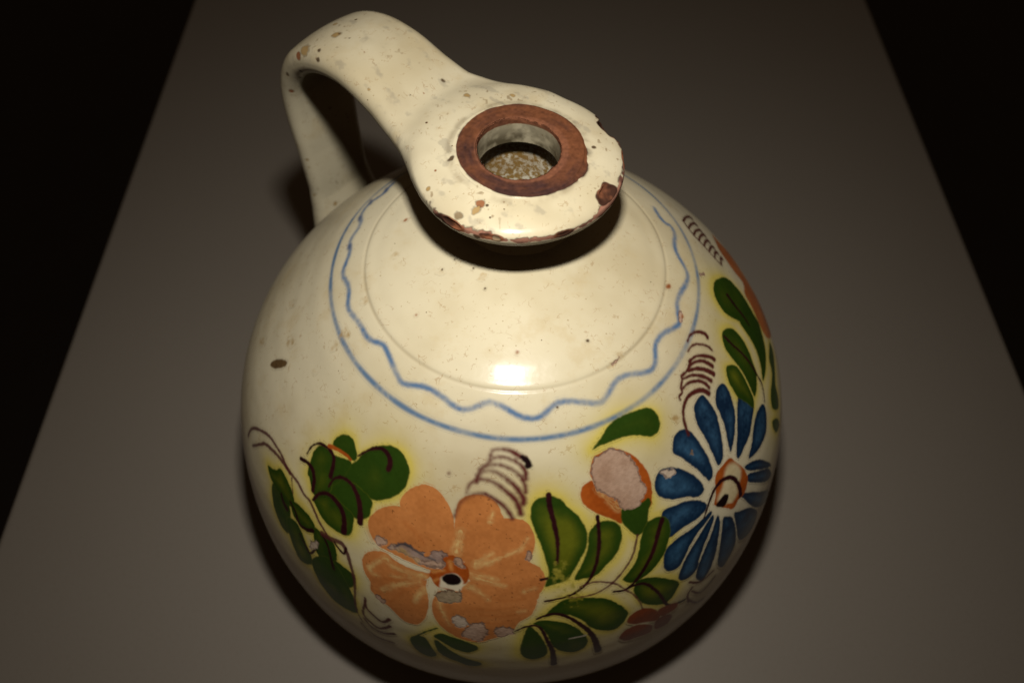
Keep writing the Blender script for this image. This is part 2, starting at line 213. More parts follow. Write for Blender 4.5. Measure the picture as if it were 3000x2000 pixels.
 ('leafR1', 'shape', 'leaf', [15610,11903,16150,12240,16748,13144,17010,14087,16869,14799,16627,15468,16318,16027,15996,16505,15777,17099,15341,17328,14806,17568,14093,17630,13252,17461,13082,17259,13451,16980,13864,16588,14227,15939,14458,15143,14630,14493,14737,14395,14558,13542,14482,12830,14706,12253,15109,11886], None),
 ('leafR2', 'shape', 'leaf', [13119,12676,13411,12743,13813,13206,14005,13819,13968,14372,13824,14942,13614,15448,13345,15901,13064,16396,12578,16696,12070,16759,12070,16425,12197,15924,12333,15348,12444,14632,12491,13880,12589,13219,12813,12843], None),
 ('leafR3', 'shape', 'leafy', [11755,13612,12083,13794,12354,14303,12343,14864,12235,15496,12051,16221,11893,16655,11596,16887,11447,16125,11230,15278,11281,14756,11398,14113], None),
 ('leafR4', 'shape', 'leaf', [15418,18644,15138,19193,14437,19218,13710,19344,13451,20150,13114,20347,12632,19231,13002,18549,13955,18583,14486,18110], None),
 ('leafR5', 'shape', 'leafy', [12251,19503,12702,20438,12750,21249,12258,20824,12075,19990], None),
 ('leafR1/leaf_vein', 'stroke', 'vein', [15738,13340,15466,14093,15288,14804,15036,15531], (297, 162)),
 ('leafR2/leaf_vein', 'stroke', 'vein', [13138,12883,13138,13761,13190,14663,13136,15642,12998,16527,12850,17284,12388,17861], (198, 119)),
 ('flowerR', 'shape', 'orangedark', [20441,16280,20012,16544,19681,17729,18803,17962,18054,18544,17733,19557,17202,19898,16454,20132,15587,18749,15448,17702,15886,17044,16426,16452,16859,15985,17595,16478,17954,15793,18499,15268,19252,15092], None),
 ('coil3', 'stroke', 'coilb', [20045,11684,19477,11692,19035,11825,18776,12167,18499,12502,18247,12867,17980,13234,17768,13864], (206, 111)),
 ('coil3', 'stroke', 'coilb', [20045,11684,20649,12776,21119,14280,20863,13961], (181, 263)),
 ('coil3', 'stroke', 'coilb', [19477,11692,20072,12636,20546,13952,20317,13728], (179, 260)),
 ('coil3', 'stroke', 'coilb', [19035,11825,19598,12659,20037,13812,19830,13653], (178, 259)),
 ('coil3', 'stroke', 'coilb', [18776,12167,19333,12920,19778,13963,19582,13827], (178, 259)),
 ('coil3', 'stroke', 'coilb', [18499,12502,19000,13137,19368,13975,19186,13878], (178, 258)),
 ('coil3', 'stroke', 'coilb', [18247,12867,18707,13434,19022,14155,18852,14084], (178, 258)),
 ('coil3', 'stroke', 'coilb', [17980,13234,18427,13714,18736,14311,18576,14261], (178, 258)),
 ('coil3', 'stroke', 'coilb', [17768,13864,18198,14204,18496,14588,18345,14552], (178, 259)),
 ('leafF1', 'shape', 'leafy', [578,14144,662,13812,903,13530,1377,13458,1779,13704,2048,14180,2356,14685,2548,15243,2624,15921,2515,16541,2286,17055,2021,17654,1823,18062,1640,18246,1335,18324,989,18412,1134,17722,1068,16948,955,16200,789,15470,615,14761], None),
 ('leafF2', 'shape', 'leafy', [2655,15860,2981,15411,3391,15415,3760,15717,3885,16242,3800,16807,3525,17428,3098,17904,2746,18290,2341,18302,1969,18234,2315,17296,2561,16559], None),
 ('leafF3', 'shape', 'leafy', [3579,19161,3767,18851,4098,18404,4319,17812,4485,17196,4787,16541,5145,16422,5513,16570,5707,16997,5660,17637,5431,18289,5098,18952,4694,19391,4233,19618,3900,19607], None),
 ('leafF4', 'shape', 'leafy', [3918,20116,4091,19584,4652,19909,5210,20708,5597,21560,5482,22208,5224,22731,4821,22628,4431,22059,4131,21433,3963,20683], None),
 ('leafF5', 'shape', 'leafy', [928,20479,1306,19705,1692,19374,2286,19540,2883,19937,3304,20608,3601,21444,3687,22026,3509,22748,3203,23099,2763,22708,2419,22085,2167,21312,1795,20675,1340,20393], None),
 ('leafF6', 'shape', 'leafy', [602,20938,887,20728,1296,20898,1708,21288,2082,22098,2344,23253,2275,24129,1904,24476,1482,24000,1226,23244,1053,22091,847,21318], None),
 ('leafF7', 'shape', 'leaf', [401,21354,521,21144,767,21766,977,22718,1090,23794,957,24485,594,24714,305,24221,216,23418,287,22309], None),
 ('leafP1', 'shape', 'leaf', [-3254,24199,-3037,23533,-2774,23423,-2644,23852,-2492,24608,-2371,25383,-2589,25915,-2878,25824,-3134,25234], None),
 ('leafP2', 'shape', 'leaf', [-2464,23026,-2263,22519,-1881,22655,-1503,22847,-1127,23185,-1075,23622,-1347,24153,-1623,24128,-1926,23859,-2257,23380], None),
 ('leafP3', 'shape', 'leaf', [-2463,23665,-2360,23380,-2129,23835,-1750,24536,-1373,25037,-997,25283,-972,25766,-1301,26107,-1680,25767,-2061,25396,-2338,24766], None),
 ('stemP', 'stroke', 'leaf', [-3200,24125,-2776,22889,-2371,22127], (165, 119)),
 ('leafF1/leaf_vein', 'stroke', 'vein', [1327,13416,1341,14030,1425,14731,1500,15513,1503,16301,1443,17099], (325, 154)),
 ('leafF2/leaf_vein', 'stroke', 'vein', [3105,15068,3057,15809,2950,16729,2777,17577,2465,18483,2135,18931,1738,19211,976,19349], (249, 142)),
 ('leafF3/leaf_vein', 'stroke', 'vein', [5466,16776,5180,17355,4825,18235,4435,18956,3996,19595,3651,19881,3249,19711], (311, 165)),
 ('leafF4/leaf_vein', 'stroke', 'vein', [3794,19807,4257,19987,4606,20731,4873,21784,5074,22902,5345,23544,5837,23913], (175, 253)),
 ('leafF5/leaf_vein', 'stroke', 'vein', [723,20591,1093,20319,1464,20436,1793,20887,2124,21635,2421,22609,2609,23813,2731,25181], (152, 438)),
 ('leafF6/leaf_vein', 'stroke', 'vein', [39,21563,360,21181,684,21116,888,21558,1057,22611,1234,23862,1308,25730], (115, 402)),
 ('stemF1', 'stroke', 'stem', [4403,16894,4158,17691,3812,18361,3387,18931,3048,19245,2638,19453,2203,19453,1736,19300], (163, 109)),
 ('stemF2', 'stroke', 'stem', [2142,18761,2588,18671,3022,18915,3364,19278,3691,20014,3900,20513,4108,21406,4194,22131], (111, 130)),
 ('stemF3', 'stroke', 'vein', [877,17951,1086,17909], (159, 124)),
 ('stemF2', 'stroke', 'streakw', [1754,22744,2254,22748], (74, 119)),
 ('scuff', 'shape', 'mustard', [1235,17281,1593,17251,1776,18127,2083,19172,2019,19881,1734,19389,1380,18254], None),
 ('flowerD', 'shape', 'redbrown', [4683,24443,5003,24158,5378,24835,5269,25865,4778,25640], None),
 ('flowerD/petal', 'shape', 'redbrown', [3639,22807,3726,22280,4033,22049,4346,22239,4670,22852,4895,23951,4708,24263,4273,23716,3922,23383], None),
 ('flowerD/petal', 'shape', 'redbrown', [4773,23115,5140,23156,5532,23591,5521,24218,5247,24316,4899,24068], None),
 ('flowerD/petal', 'shape', 'redbrown', [3403,24348,3565,23702,3865,23555,4180,23777,4593,24619,4578,25595,4085,25374,3673,25135], None),
 ('coil4', 'stroke', 'coilb', [6016,22283,6403,23040,6686,23250,7101,23278], (187, 187)),
 ('coil4', 'stroke', 'coilb', [6149,23516,6511,24577,6846,24734,7237,24253], (192, 192)),
 ('coil4', 'stroke', 'coilb', [5994,24252,6448,25783,6833,26382], (195, 195)),
 ('coil4', 'stroke', 'coilb', [6137,23082,5968,23650,6061,24759], (189, 189)),
 ('coil5', 'stroke', 'coilb', [-4851,21983,-4795,22789,-4552,23239,-4199,23554,-3950,22876], (132, 246)),
 ('coil5', 'stroke', 'coilb', [-4806,22131,-4898,23715,-4643,24326,-4290,24526,-3931,23654], (134, 249)),
 ('coil5', 'stroke', 'coilb', [-4885,24232,-4578,24934,-4181,24922,-3786,24380], (137, 254)),
 ('coil5', 'stroke', 'coilb', [-4997,25209,-4535,25984,-3857,25755], (139, 259)),
 ('chip13', 'shape', 'chip', [12241,9643,12001,9681,11810,9651,11735,9560,11808,9442,12006,9344,12255,9306,12456,9344,12526,9439,12442,9552], None),
 ('chip13', 'shape', 'rustspot', [12272,9659,12201,9663,12136,9639,12101,9595,12111,9548,12162,9517,12235,9512,12300,9537,12334,9581,12323,9628], None),
 ('chip14', 'shape', 'spotbrown', [-12564,14728,-12493,14883,-12574,15265,-12779,15752,-13030,16171,-13231,16346,-13302,16186,-13215,15754,-13008,15243,-12761,14859], None),
 ('chip15', 'shape', 'ochre', [6214,8162,6920,8026,7132,8116,7034,8261,6416,8358,6220,8264], None),
 ('chip15', 'shape', 'chip', [6315,8175,6906,8089,7018,8147,6949,8216,6433,8285], None),
 ('chip16', 'shape', 'spotdark', [5832,6652,5765,6685,5676,6689,5598,6661,5560,6613,5578,6563,5645,6529,5736,6525,5816,6553,5852,6602], None),
 ('chip17', 'shape', 'rustspot', [-19509,6436,-19423,6403,-19300,6401,-19188,6432,-19131,6483,-19148,6534,-19233,6566,-19353,6567,-19464,6538,-19524,6488], None),
 ('speck1', 'shape', 'rustspot', [154,6326,99,6361,30,6369,-28,6347,-52,6304,-34,6255,21,6220,92,6212,151,6234,174,6278], None),
 ('speck2', 'shape', 'spotdark', [-12336,3302,-12291,3331,-12315,3359,-12396,3377,-12505,3376,-12601,3358,-12648,3330,-12627,3301,-12544,3283,-12433,3284], None),
 ('speck3', 'shape', 'spotdark', [-8869,2742,-8851,2778,-8913,2806,-9030,2814,-9159,2801,-9254,2771,-9277,2735,-9217,2707,-9096,2697,-8962,2711], None),
 ('speck4', 'shape', 'ochre', [-11358,4278,-11319,4323,-11357,4364,-11455,4386,-11577,4381,-11679,4351,-11721,4307,-11687,4265,-11586,4242,-11460,4247], None),
 ('speck5', 'shape', 'spotdark', [-11638,4101,-11613,4127,-11634,4152,-11694,4165,-11769,4163,-11833,4146,-11860,4120,-11840,4095,-11779,4081,-11702,4084], None),
 ('speck6', 'shape', 'ochre', [-5978,2822,-6013,2885,-6156,2924,-6355,2924,-6540,2887,-6645,2824,-6624,2760,-6479,2719,-6265,2718,-6072,2757], None),
 ('speck7', 'shape', 'spotdark', [-4830,3305,-4856,3335,-4925,3352,-5010,3349,-5080,3327,-5109,3295,-5084,3265,-5014,3248,-4927,3251,-4856,3273], None),
 ('speck8', 'shape', 'ochre', [-12309,8458,-12290,8512,-12319,8566,-12385,8602,-12462,8606,-12523,8576,-12543,8523,-12515,8467,-12448,8431,-12370,8427], None),
 ('speck9', 'shape', 'ochre', [-15280,6351,-15234,6380,-15236,6419,-15285,6453,-15361,6468,-15437,6460,-15484,6432,-15484,6392,-15435,6358,-15357,6342], None),
 ('speck10', 'shape', 'rustspot', [-8879,6507,-8876,6533,-8898,6554,-8937,6562,-8979,6552,-9008,6530,-9013,6504,-8990,6482,-8950,6475,-8908,6484], None),
 ('speck11', 'shape', 'ochre', [-15288,13931,-15277,14022,-15322,14153,-15404,14276,-15494,14344,-15557,14331,-15569,14240,-15525,14105,-15441,13981,-15350,13915], None),
 ('speck12', 'shape', 'ochre', [-13161,13967,-13160,14135,-13240,14333,-13372,14486,-13507,14538,-13593,14467,-13597,14296,-13516,14091,-13381,13936,-13245,13889], None),
 ('speck13', 'shape', 'ochre', [-10919,12822,-10924,12881,-10955,12938,-11002,12970,-11046,12967,-11070,12928,-11066,12869,-11035,12812,-10988,12780,-10944,12783], None),
 ('speck14', 'shape', 'ochre', [-11063,10192,-11060,10304,-11128,10412,-11241,10475,-11357,10469,-11432,10396,-11437,10283,-11370,10173,-11256,10110,-11138,10118], None),
 ('speck15', 'shape', 'ochre', [-10943,10998,-10946,11105,-11009,11207,-11108,11266,-11206,11260,-11266,11189,-11266,11082,-11203,10978,-11103,10919,-11003,10927], None),
 ('speck16', 'shape', 'rustspot', [13683,8529,13546,8465,13464,8375,13468,8293,13560,8248,13705,8261,13845,8326,13926,8419,13917,8502,13825,8543], None),
 ('speck17', 'shape', 'ochre', [7882,12629,7831,12628,7786,12597,7763,12547,7770,12497,7806,12467,7857,12467,7902,12499,7926,12549,7918,12599], None),
 ('speck18', 'shape', 'ochre', [7887,12629,7838,12628,7795,12598,7772,12549,7779,12501,7814,12472,7863,12472,7907,12503,7930,12552,7922,12600], None),
 ('speck19', 'shape', 'spotdark', [2270,9217,2244,9232,2215,9232,2194,9216,2190,9191,2203,9166,2229,9151,2258,9152,2279,9168,2283,9193], None),
 ('speck20', 'shape', 'coil', [-2770,12679,-2787,12711,-2814,12726,-2840,12717,-2855,12689,-2854,12652,-2837,12619,-2810,12604,-2784,12613,-2769,12641], None),
 ('speck21', 'shape', 'chip', [15964,11120,15838,10997,15758,10863,15757,10768,15833,10745,15959,10805,16086,10929,16166,11069,16167,11168,16090,11187], None),
 ('speck22', 'shape', 'ochre', [-14528,16942,-14535,17097,-14608,17313,-14721,17515,-14830,17621,-14890,17582,-14879,17411,-14803,17181,-14692,16989,-14589,16900], None),
 ('speck23', 'shape', 'ochre', [-11125,10186,-11122,10296,-11189,10403,-11300,10466,-11415,10461,-11489,10389,-11495,10277,-11430,10169,-11316,10106,-11200,10113], None),
 ('speck24', 'shape', 'chipw', [-6879,20564,-6951,20882,-7065,21132,-7174,21205,-7235,21064,-7227,20771,-7155,20451,-7046,20225,-6939,20168,-6875,20296], None),
]
PARTS = {
 'wavy': ('blue_wavy_line', 'wavy blue painted line inside the ring line'),
 'flowerO': ('painted_flower', 'large orange painted flower with a dark centre'),
 'flowerB': ('painted_flower', 'dark blue painted daisy with an orange centre'),
 'flowerR': ('painted_flower', 'orange-brown flower at the right edge of the belly'),
 'flowerD': ('painted_flower', 'small red-brown flower low on the right'),
 'bud': ('painted_bud', 'rust-red flower bud with its face flaked off'),
 'scuff': ('glaze_scuff', 'mustard yellow scuff on the leaves'),
 'stemP': ('painted_stem', None),
 'leafA1': ('painted_leaf', 'large rounded green leaf left of the orange flower'),
 'leafA2': ('painted_leaf', None),
 'leafA4': ('painted_leaf', None),
 'leafA5': ('painted_leaf', None),
 'leafA6': ('painted_leaf', None),
 'leafA3': ('painted_leaf', None),
 'leafL2': ('painted_leaf', None),
 'leafL1': ('painted_leaf', None),
 'leafL3': ('painted_leaf', None),
 'leafL4': ('painted_leaf', None),
 'leafL5': ('painted_leaf', None),
 'leafL7': ('painted_leaf', None),
 'leafL6': ('painted_leaf', None),
 'stemL1': ('painted_stem', None),
 'stemL2': ('painted_stem', None),
 'stemL3': ('painted_stem', None),
 'chip1': ('glaze_chip', None),
 'chip2': ('glaze_chip', None),
 'chip3': ('glaze_chip', None),
 'chip4': ('glaze_chip', None),
 'chip5': ('glaze_chip', None),
 'chip6': ('glaze_chip', None),
 'chip7': ('glaze_chip', None),
 'chip8': ('glaze_chip', None),
 'chip9': ('glaze_chip', None),
 'coil1': ('painted_coil', 'stack of curved purple-brown brush strokes'),
 'chip10': ('glaze_chip', 'large pinkish patch of bare clay on the bud'),
 'leafC': ('painted_leaf', 'single green leaf above the red bud'),
 'chip11': ('glaze_chip', None),
 'chip12': ('glaze_chip', None),
 'coil2': ('painted_coil', 'stack of curved purple-brown brush strokes'),
 'leafR1': ('painted_leaf', None),
 'leafR2': ('painted_leaf', None),
 'leafR3': ('painted_leaf', None),
 'leafR4': ('painted_leaf', None),
 'leafR5': ('painted_leaf', None),
 'coil3': ('painted_coil', 'stack of curved purple-brown brush strokes'),
 'leafF1': ('painted_leaf', None),
 'leafF2': ('painted_leaf', None),
 'leafF3': ('painted_leaf', None),
 'leafF4': ('painted_leaf', None),
 'leafF5': ('painted_leaf', None),
 'leafF6': ('painted_leaf', None),
 'leafF7': ('painted_leaf', None),
 'leafP1': ('painted_leaf', None),
 'leafP2': ('painted_leaf', None),
 'leafP3': ('painted_leaf', None),
 'stemF1': ('painted_stem', None),
 'stemF2': ('painted_stem', None),
 'stemF3': ('painted_stem', None),
 'coil4': ('painted_coil', 'stack of curved purple-brown brush strokes'),
 'coil5': ('painted_coil', 'stack of curved purple-brown brush strokes'),
 'chip13': ('glaze_chip', None),
 'chip14': ('glaze_chip', 'small brown oval blemish on the left'),
 'chip15': ('glaze_chip', None),
 'chip16': ('glaze_chip', None),
 'chip17': ('glaze_chip', None),
 'speck1': ('glaze_speck', None),
 'speck2': ('glaze_speck', None),
 'speck3': ('glaze_speck', None),
 'speck4': ('glaze_speck', None),
 'speck5': ('glaze_speck', None),
 'speck6': ('glaze_speck', None),
 'speck7': ('glaze_speck', None),
 'speck8': ('glaze_speck', None),
 'speck9': ('glaze_speck', None),
 'speck10': ('glaze_speck', None),
 'speck11': ('glaze_speck', None),
 'speck12': ('glaze_speck', None),
 'speck13': ('glaze_speck', None),
 'speck14': ('glaze_speck', None),
 'speck15': ('glaze_speck', None),
 'speck16': ('glaze_speck', None),
 'speck17': ('glaze_speck', None),
 'speck18': ('glaze_speck', None),
 'speck19': ('glaze_speck', None),
 'speck20': ('glaze_speck', None),
 'speck21': ('glaze_speck', None),
 'speck22': ('glaze_speck', None),
 'speck23': ('glaze_speck', None),
 'speck24': ('glaze_speck', None),
}

# ---------------------------------------------------------------- numpy geometry
S = 0.06                                        # metres per modelling unit
PI = math.pi

def sstep(a, b, x):
    t = np.clip((x - a) / (b - a), 0, 1)
    return t * t * (3 - 2 * t)

_NT = np.random.RandomState(7).uniform(-1, 1, 64 ** 3).astype(np.float32)
def vnoise(p, seed=0):
    """smooth value noise in 3D, -1..1"""
    p = np.asarray(p, np.float32); i = np.floor(p).astype(np.int32); f = p - i; f = f * f * (3 - 2 * f)
    x, y, z = (i + np.array((seed * 17, seed * 29, seed * 43), np.int32)).T & 63
    x2 = (x + 1 & 63) << 12; y2 = (y + 1 & 63) << 6; z2 = z + 1 & 63; x = x << 12; y = y << 6
    u, v, w = f.T; T = _NT
    c00 = T[x + y + z] * (1 - u) + T[x2 + y + z] * u; c10 = T[x + y2 + z] * (1 - u) + T[x2 + y2 + z] * u
    c01 = T[x + y + z2] * (1 - u) + T[x2 + y + z2] * u; c11 = T[x + y2 + z2] * (1 - u) + T[x2 + y2 + z2] * u
    return ((c00 * (1 - v) + c10 * v) * (1 - w) + (c01 * (1 - v) + c11 * v) * w).astype(np.float64)

def fbm(p, seed=0, o=3):
    p = np.asarray(p, float)
    return sum(vnoise(p * 2.03 ** k, seed + k) * 0.5 ** k for k in range(o))

def catmull(P, n=4, closed=False):
    P = np.asarray(P, float); m = len(P)
    if m < 3 and not closed:
        t = np.linspace(0, 1, n * 3)[:, None]; return P[0] * (1 - t) + P[-1] * t
    if closed: idx = np.arange(m)
    else: idx = np.arange(m - 1)
    def g(k): return P[k % m] if closed else P[np.clip(k, 0, m - 1)]
    p0, p1, p2, p3 = g(idx - 1), g(idx), g(idx + 1), g(idx + 2)
    out = []
    for t in np.arange(n) / n:
        out.append(.5 * (2 * p1 + (p2 - p0) * t + (2 * p0 - 5 * p1 + 4 * p2 - p3) * t * t + (3 * p1 - p0 - 3 * p2 + p3) * t ** 3))
    R = np.stack(out, 1).reshape(-1, P.shape[1])
    return R if closed else np.vstack([R, P[-1]])

# ---- body of revolution: outer profile (r, z), neck at the top to the foot
PR = catmull(PROFILE, 12)
_ds = np.hypot(*np.diff(PR, axis=0).T); PS = np.concatenate([[0], np.cumsum(_ds)])
SMAX = PS[-1]
_sq = np.linspace(0, SMAX, 4000)
_pr = np.interp(_sq, PS, PR[:, 0]); _pz = np.interp(_sq, PS, PR[:, 1])
_k = np.hanning(41); _k /= _k.sum()
def _sm(v):
    w = np.concatenate([2 * v[0] - v[20:0:-1], v, 2 * v[-1] - v[-2:-22:-1]]); return np.convolve(w, _k, 'valid')
_pr = _sm(_pr); _pz = _sm(_pz)
_tr = np.gradient(_pr, _sq); _tz = np.gradient(_pz, _sq); _tl = np.hypot(_tr, _tz); _tr /= _tl; _tz /= _tl

def prof_r(s): return np.interp(s, _sq, _pr)
def s_of_r(r, zmin=-1.0):
    ok = _pz > zmin; return np.interp(r, np.maximum.accumulate(_pr[ok]), _sq[ok])

def disp(th, s):
    g = s_of_groove
    d = -.0026 * np.exp(-((s - g) / .010) ** 2)                 # turned groove on the shoulder
    c = g - .120; d += .0010 * np.clip((g - s) / .120, 0, 1) - .004 * .02 * np.log1p(np.exp(np.clip((c - s) / .02, -30, 30)))
    d += .0003 * np.sin(s * 39 + .6 * np.sin(th * 2)) * sstep(.5, .8, s)
    q = np.stack([np.sin(th) * 1.6, np.cos(th) * 1.6, s * 1.3], -1).reshape(-1, 3)
    d = d + .0055 * vnoise(q, 5).reshape(np.shape(d)) + .0016 * vnoise(q * 4.1, 6).reshape(np.shape(d))
    return d

def surf(th, s, off=0.0):
    r = np.interp(s, _sq, _pr); z = np.interp(s, _sq, _pz)
    nr = -np.interp(s, _sq, _tz); nz = np.interp(s, _sq, _tr)     # outward normal of the profile
    d = disp(th, s) + off
    r = r + nr * d; z = z + nz * d
    return np.stack([r * np.sin(th), -r * np.cos(th), z], -1)

s_of_groove = 0.0
s_of_groove = float(s_of_r(GROOVE_R))

# ---- pouring rim and handle: a signed distance field in the handle's own frame
PHI = math.radians(139)
EA = np.array([math.cos(PHI), math.sin(PHI), 0]); EB = np.array([-math.sin(PHI), math.cos(PHI), 0])
HC = catmull([(.20, .765), (.35, .775), (.48, .785), (.60, .795), (.75, .842), (.92, .890), (1.09, .890), (1.26, .832), (1.40, .722), (1.50, .55), (1.54, .34), (1.543, .10), (1.538, -.15), (1.53, -.38), (1.50, -.62)], 10)
_hl = np.concatenate([[0], np.cumsum(np.hypot(*np.diff(HC, axis=0).T))])
HW = np.interp(_hl, [0, .12, .25, .4, .55, .8, 1.2, 1.6, 2.0, 2.3, 2.45, 2.7], [.40, .38, .335, .285, .262, .25, .248, .238, .225, .222, .24, .29])
HT = np.interp(_hl, [0, .3, .6, 1.0, 1.5, 2.0, 2.35, 2.5, 2.7], [.065, .078, .088, .09, .08, .07, .075, .10, .13])
RIM = np.array([(.19, .885), (.196, .900), (.21, .905), (.288, .905), (.303, .901), (.325, .894), (.36, .889), (.40, .881), (.445, .866), (.470, .851), (.479, .838), (.480, .815), (.471, .788), (.448, .766), (.405, .753), (.355, .745), (.315, .725), (.296, .69), (.290, .62), (.290, .405), (.19, .405)])

def poly_sd(p, V):
    """signed distance of 2D points to a closed polygon (negative inside)"""
    d = np.full(len(p), 1e9); ins = np.zeros(len(p), bool); n = len(V)
    for i in range(n):
        a = V[i]; b = V[(i + 1) % n]; e = b - a; w = p - a
        t = np.clip((w @ e) / (e @ e + 1e-12), 0, 1)
        d = np.minimum(d, (w[:, 0] - t * e[0]) ** 2 + (w[:, 1] - t * e[1]) ** 2)
        c = (a[1] > p[:, 1]) != (b[1] > p[:, 1])
        if e[1] != 0: ins ^= c & (p[:, 0] < a[0] + e[0] * (p[:, 1] - a[1]) / e[1])
    d = np.sqrt(d); return np.where(ins, -d, d)

_TA = (np.linspace(-.7, 1.85, 640), np.linspace(-.85, 1.15, 500))
def _tables():
    A, Z = np.meshgrid(*_TA, indexing='ij'); p = np.stack([A.ravel(), Z.ravel()], -1)
    best = np.full(len(p), 1e9); par = np.zeros(len(p))
    for i in range(len(HC) - 1):
        a = HC[i]; e = HC[i + 1] - a; w = p - a
        t = np.clip((w @ e) / (e @ e), 0, 1); d = (w[:, 0] - t * e[0]) ** 2 + (w[:, 1] - t * e[1]) ** 2
        m = d < best; best[m] = d[m]; par[m] = (_hl[i] + t * (_hl[i + 1] - _hl[i]))[m]
    rr = np.linspace(0, 2.0, 500); R, Z2 = np.meshgrid(rr, _TA[1], indexing='ij')
    lat = poly_sd(np.stack([R.ravel(), Z2.ravel()], -1), catmull(RIM, 3, True))
    return np.sqrt(best).reshape(A.shape), par.reshape(A.shape), lat.reshape(R.shape), rr
T_D, T_P, T_L, T_R = _tables()

def bilin(T, gx, gy, x, y):
    fx = np.clip((x - gx[0]) / (gx[1] - gx[0]), 0, len(gx) - 1.001); fy = np.clip((y - gy[0]) / (gy[1] - gy[0]), 0, len(gy) - 1.001)
    i = fx.astype(int); j = fy.astype(int); u = fx - i; v = fy - j
    return (T[i, j] * (1 - u) + T[i + 1, j] * u) * (1 - v) + (T[i, j + 1] * (1 - u) + T[i + 1, j + 1] * u) * v

def smin(a, b, k):
    h = np.clip(.5 + .5 * (b - a) / k, 0, 1); return b * (1 - h) + a * h - k * h * (1 - h)

# chips broken out of the rim edge: angle, radius, height, half sizes (tangential, radial, vertical)
NOTCH = [(25, .490, .850, .095, .068, .060), (-31, .488, .874, .085, .066, .030), (-66, .487, .835, .05, .012, .02), (-128, .487, .838, .055, .013, .022), (-104, .488, .842, .05, .014, .018), (1, .486, .84, .04, .010, .02)]
def notch_sd(p, seed=3):
    out = np.full(len(p), 9.0)
    for i, (an, r, z, a, b, c) in enumerate(NOTCH):
        t = math.radians(an); er = np.array([math.cos(t), math.sin(t), 0]); et = np.array([-er[1], er[0], 0])
        w = p - er * r - np.array([0, 0, z])
        q = np.stack([(w @ et) / a, (w @ er) / b, w[:, 2] / c], -1)
        m = (q ** 2).sum(1) < 9
        if not m.any(): continue
        L = np.sqrt((q[m] ** 2).sum(1)) - 1 + .25 * fbm(p[m] * 24, seed + i, 2)
        out[m] = np.minimum(out[m], L * min(a, b, c))
    return out

def upper_sd(p, notch=True):
    a = p @ EA; b = p @ EB; z = p[:, 2]
    d = bilin(T_D, *_TA, a, z); t = bilin(T_P, *_TA, a, z)
    w = np.interp(t, _hl, HW); th = np.interp(t, _hl, HT)
    bb = np.abs(b + .034); th = th * (1 - .30 * np.clip(bb / w, 0, 1.2) ** 2)
    R = th * .93
    qx = d - (th - R); qy = bb - (w - R)
    hd = np.hypot(np.maximum(qx, 0), np.maximum(qy, 0)) + np.minimum(np.maximum(qx, qy), 0) - R
    an = np.arctan2(p[:, 1], p[:, 0]); r0 = np.hypot(p[:, 0], p[:, 1])
    r = r0 - .35 * np.clip((r0 - .33) / .15, 0, 1) * (.012 * np.sin(2 * an + .6) + .010 * np.sin(3 * an + 2) + .012 * np.cos(an + .9))
    fl = bilin(T_L, T_R, _TA[1], r, z)
    sd = smin(hd, fl, .13)
    sd = np.maximum(sd, .19 - r0 + .002 * np.sin(3 * an))
    rg = np.hypot(np.maximum(np.abs(r0 - .247) - .045, 0), np.maximum(np.abs(z - .888) - .012, 0)) - .007
    sd = np.minimum(sd, np.maximum(rg, .19 - r0 + .002 * np.sin(3 * an)))
    sd = np.maximum(sd, -np.maximum(r0 - .249, z - .772))                  # the throat widens below the lip
    if notch:
        m = np.abs(sd) < .06
        if m.any():
            n = notch_sd(p[m]); sd[m] = np.maximum(sd[m], -n)
    return sd

UP_SCALE = 1.083; UP_SHIFT = np.array((.0060, .2251, -.2854))               # the neck leans back a little from the belly's axis
def seat(p): return p * UP_SCALE + UP_SHIFT

def grad(p, e=.002):
    g = np.empty_like(p)
    for k in range(3):
        q = p.copy(); q[:, k] += e; a = upper_sd(q); q[:, k] -= 2 * e; g[:, k] = (a - upper_sd(q)) / (2 * e)
    return g
def project(p, n=2):
    for _ in range(n):
        g = grad(p); l = (g * g).sum(1)[:, None]
        p = p - np.clip(upper_sd(p)[:, None] * g / np.maximum(l, .15), -.01, .01)
    return p

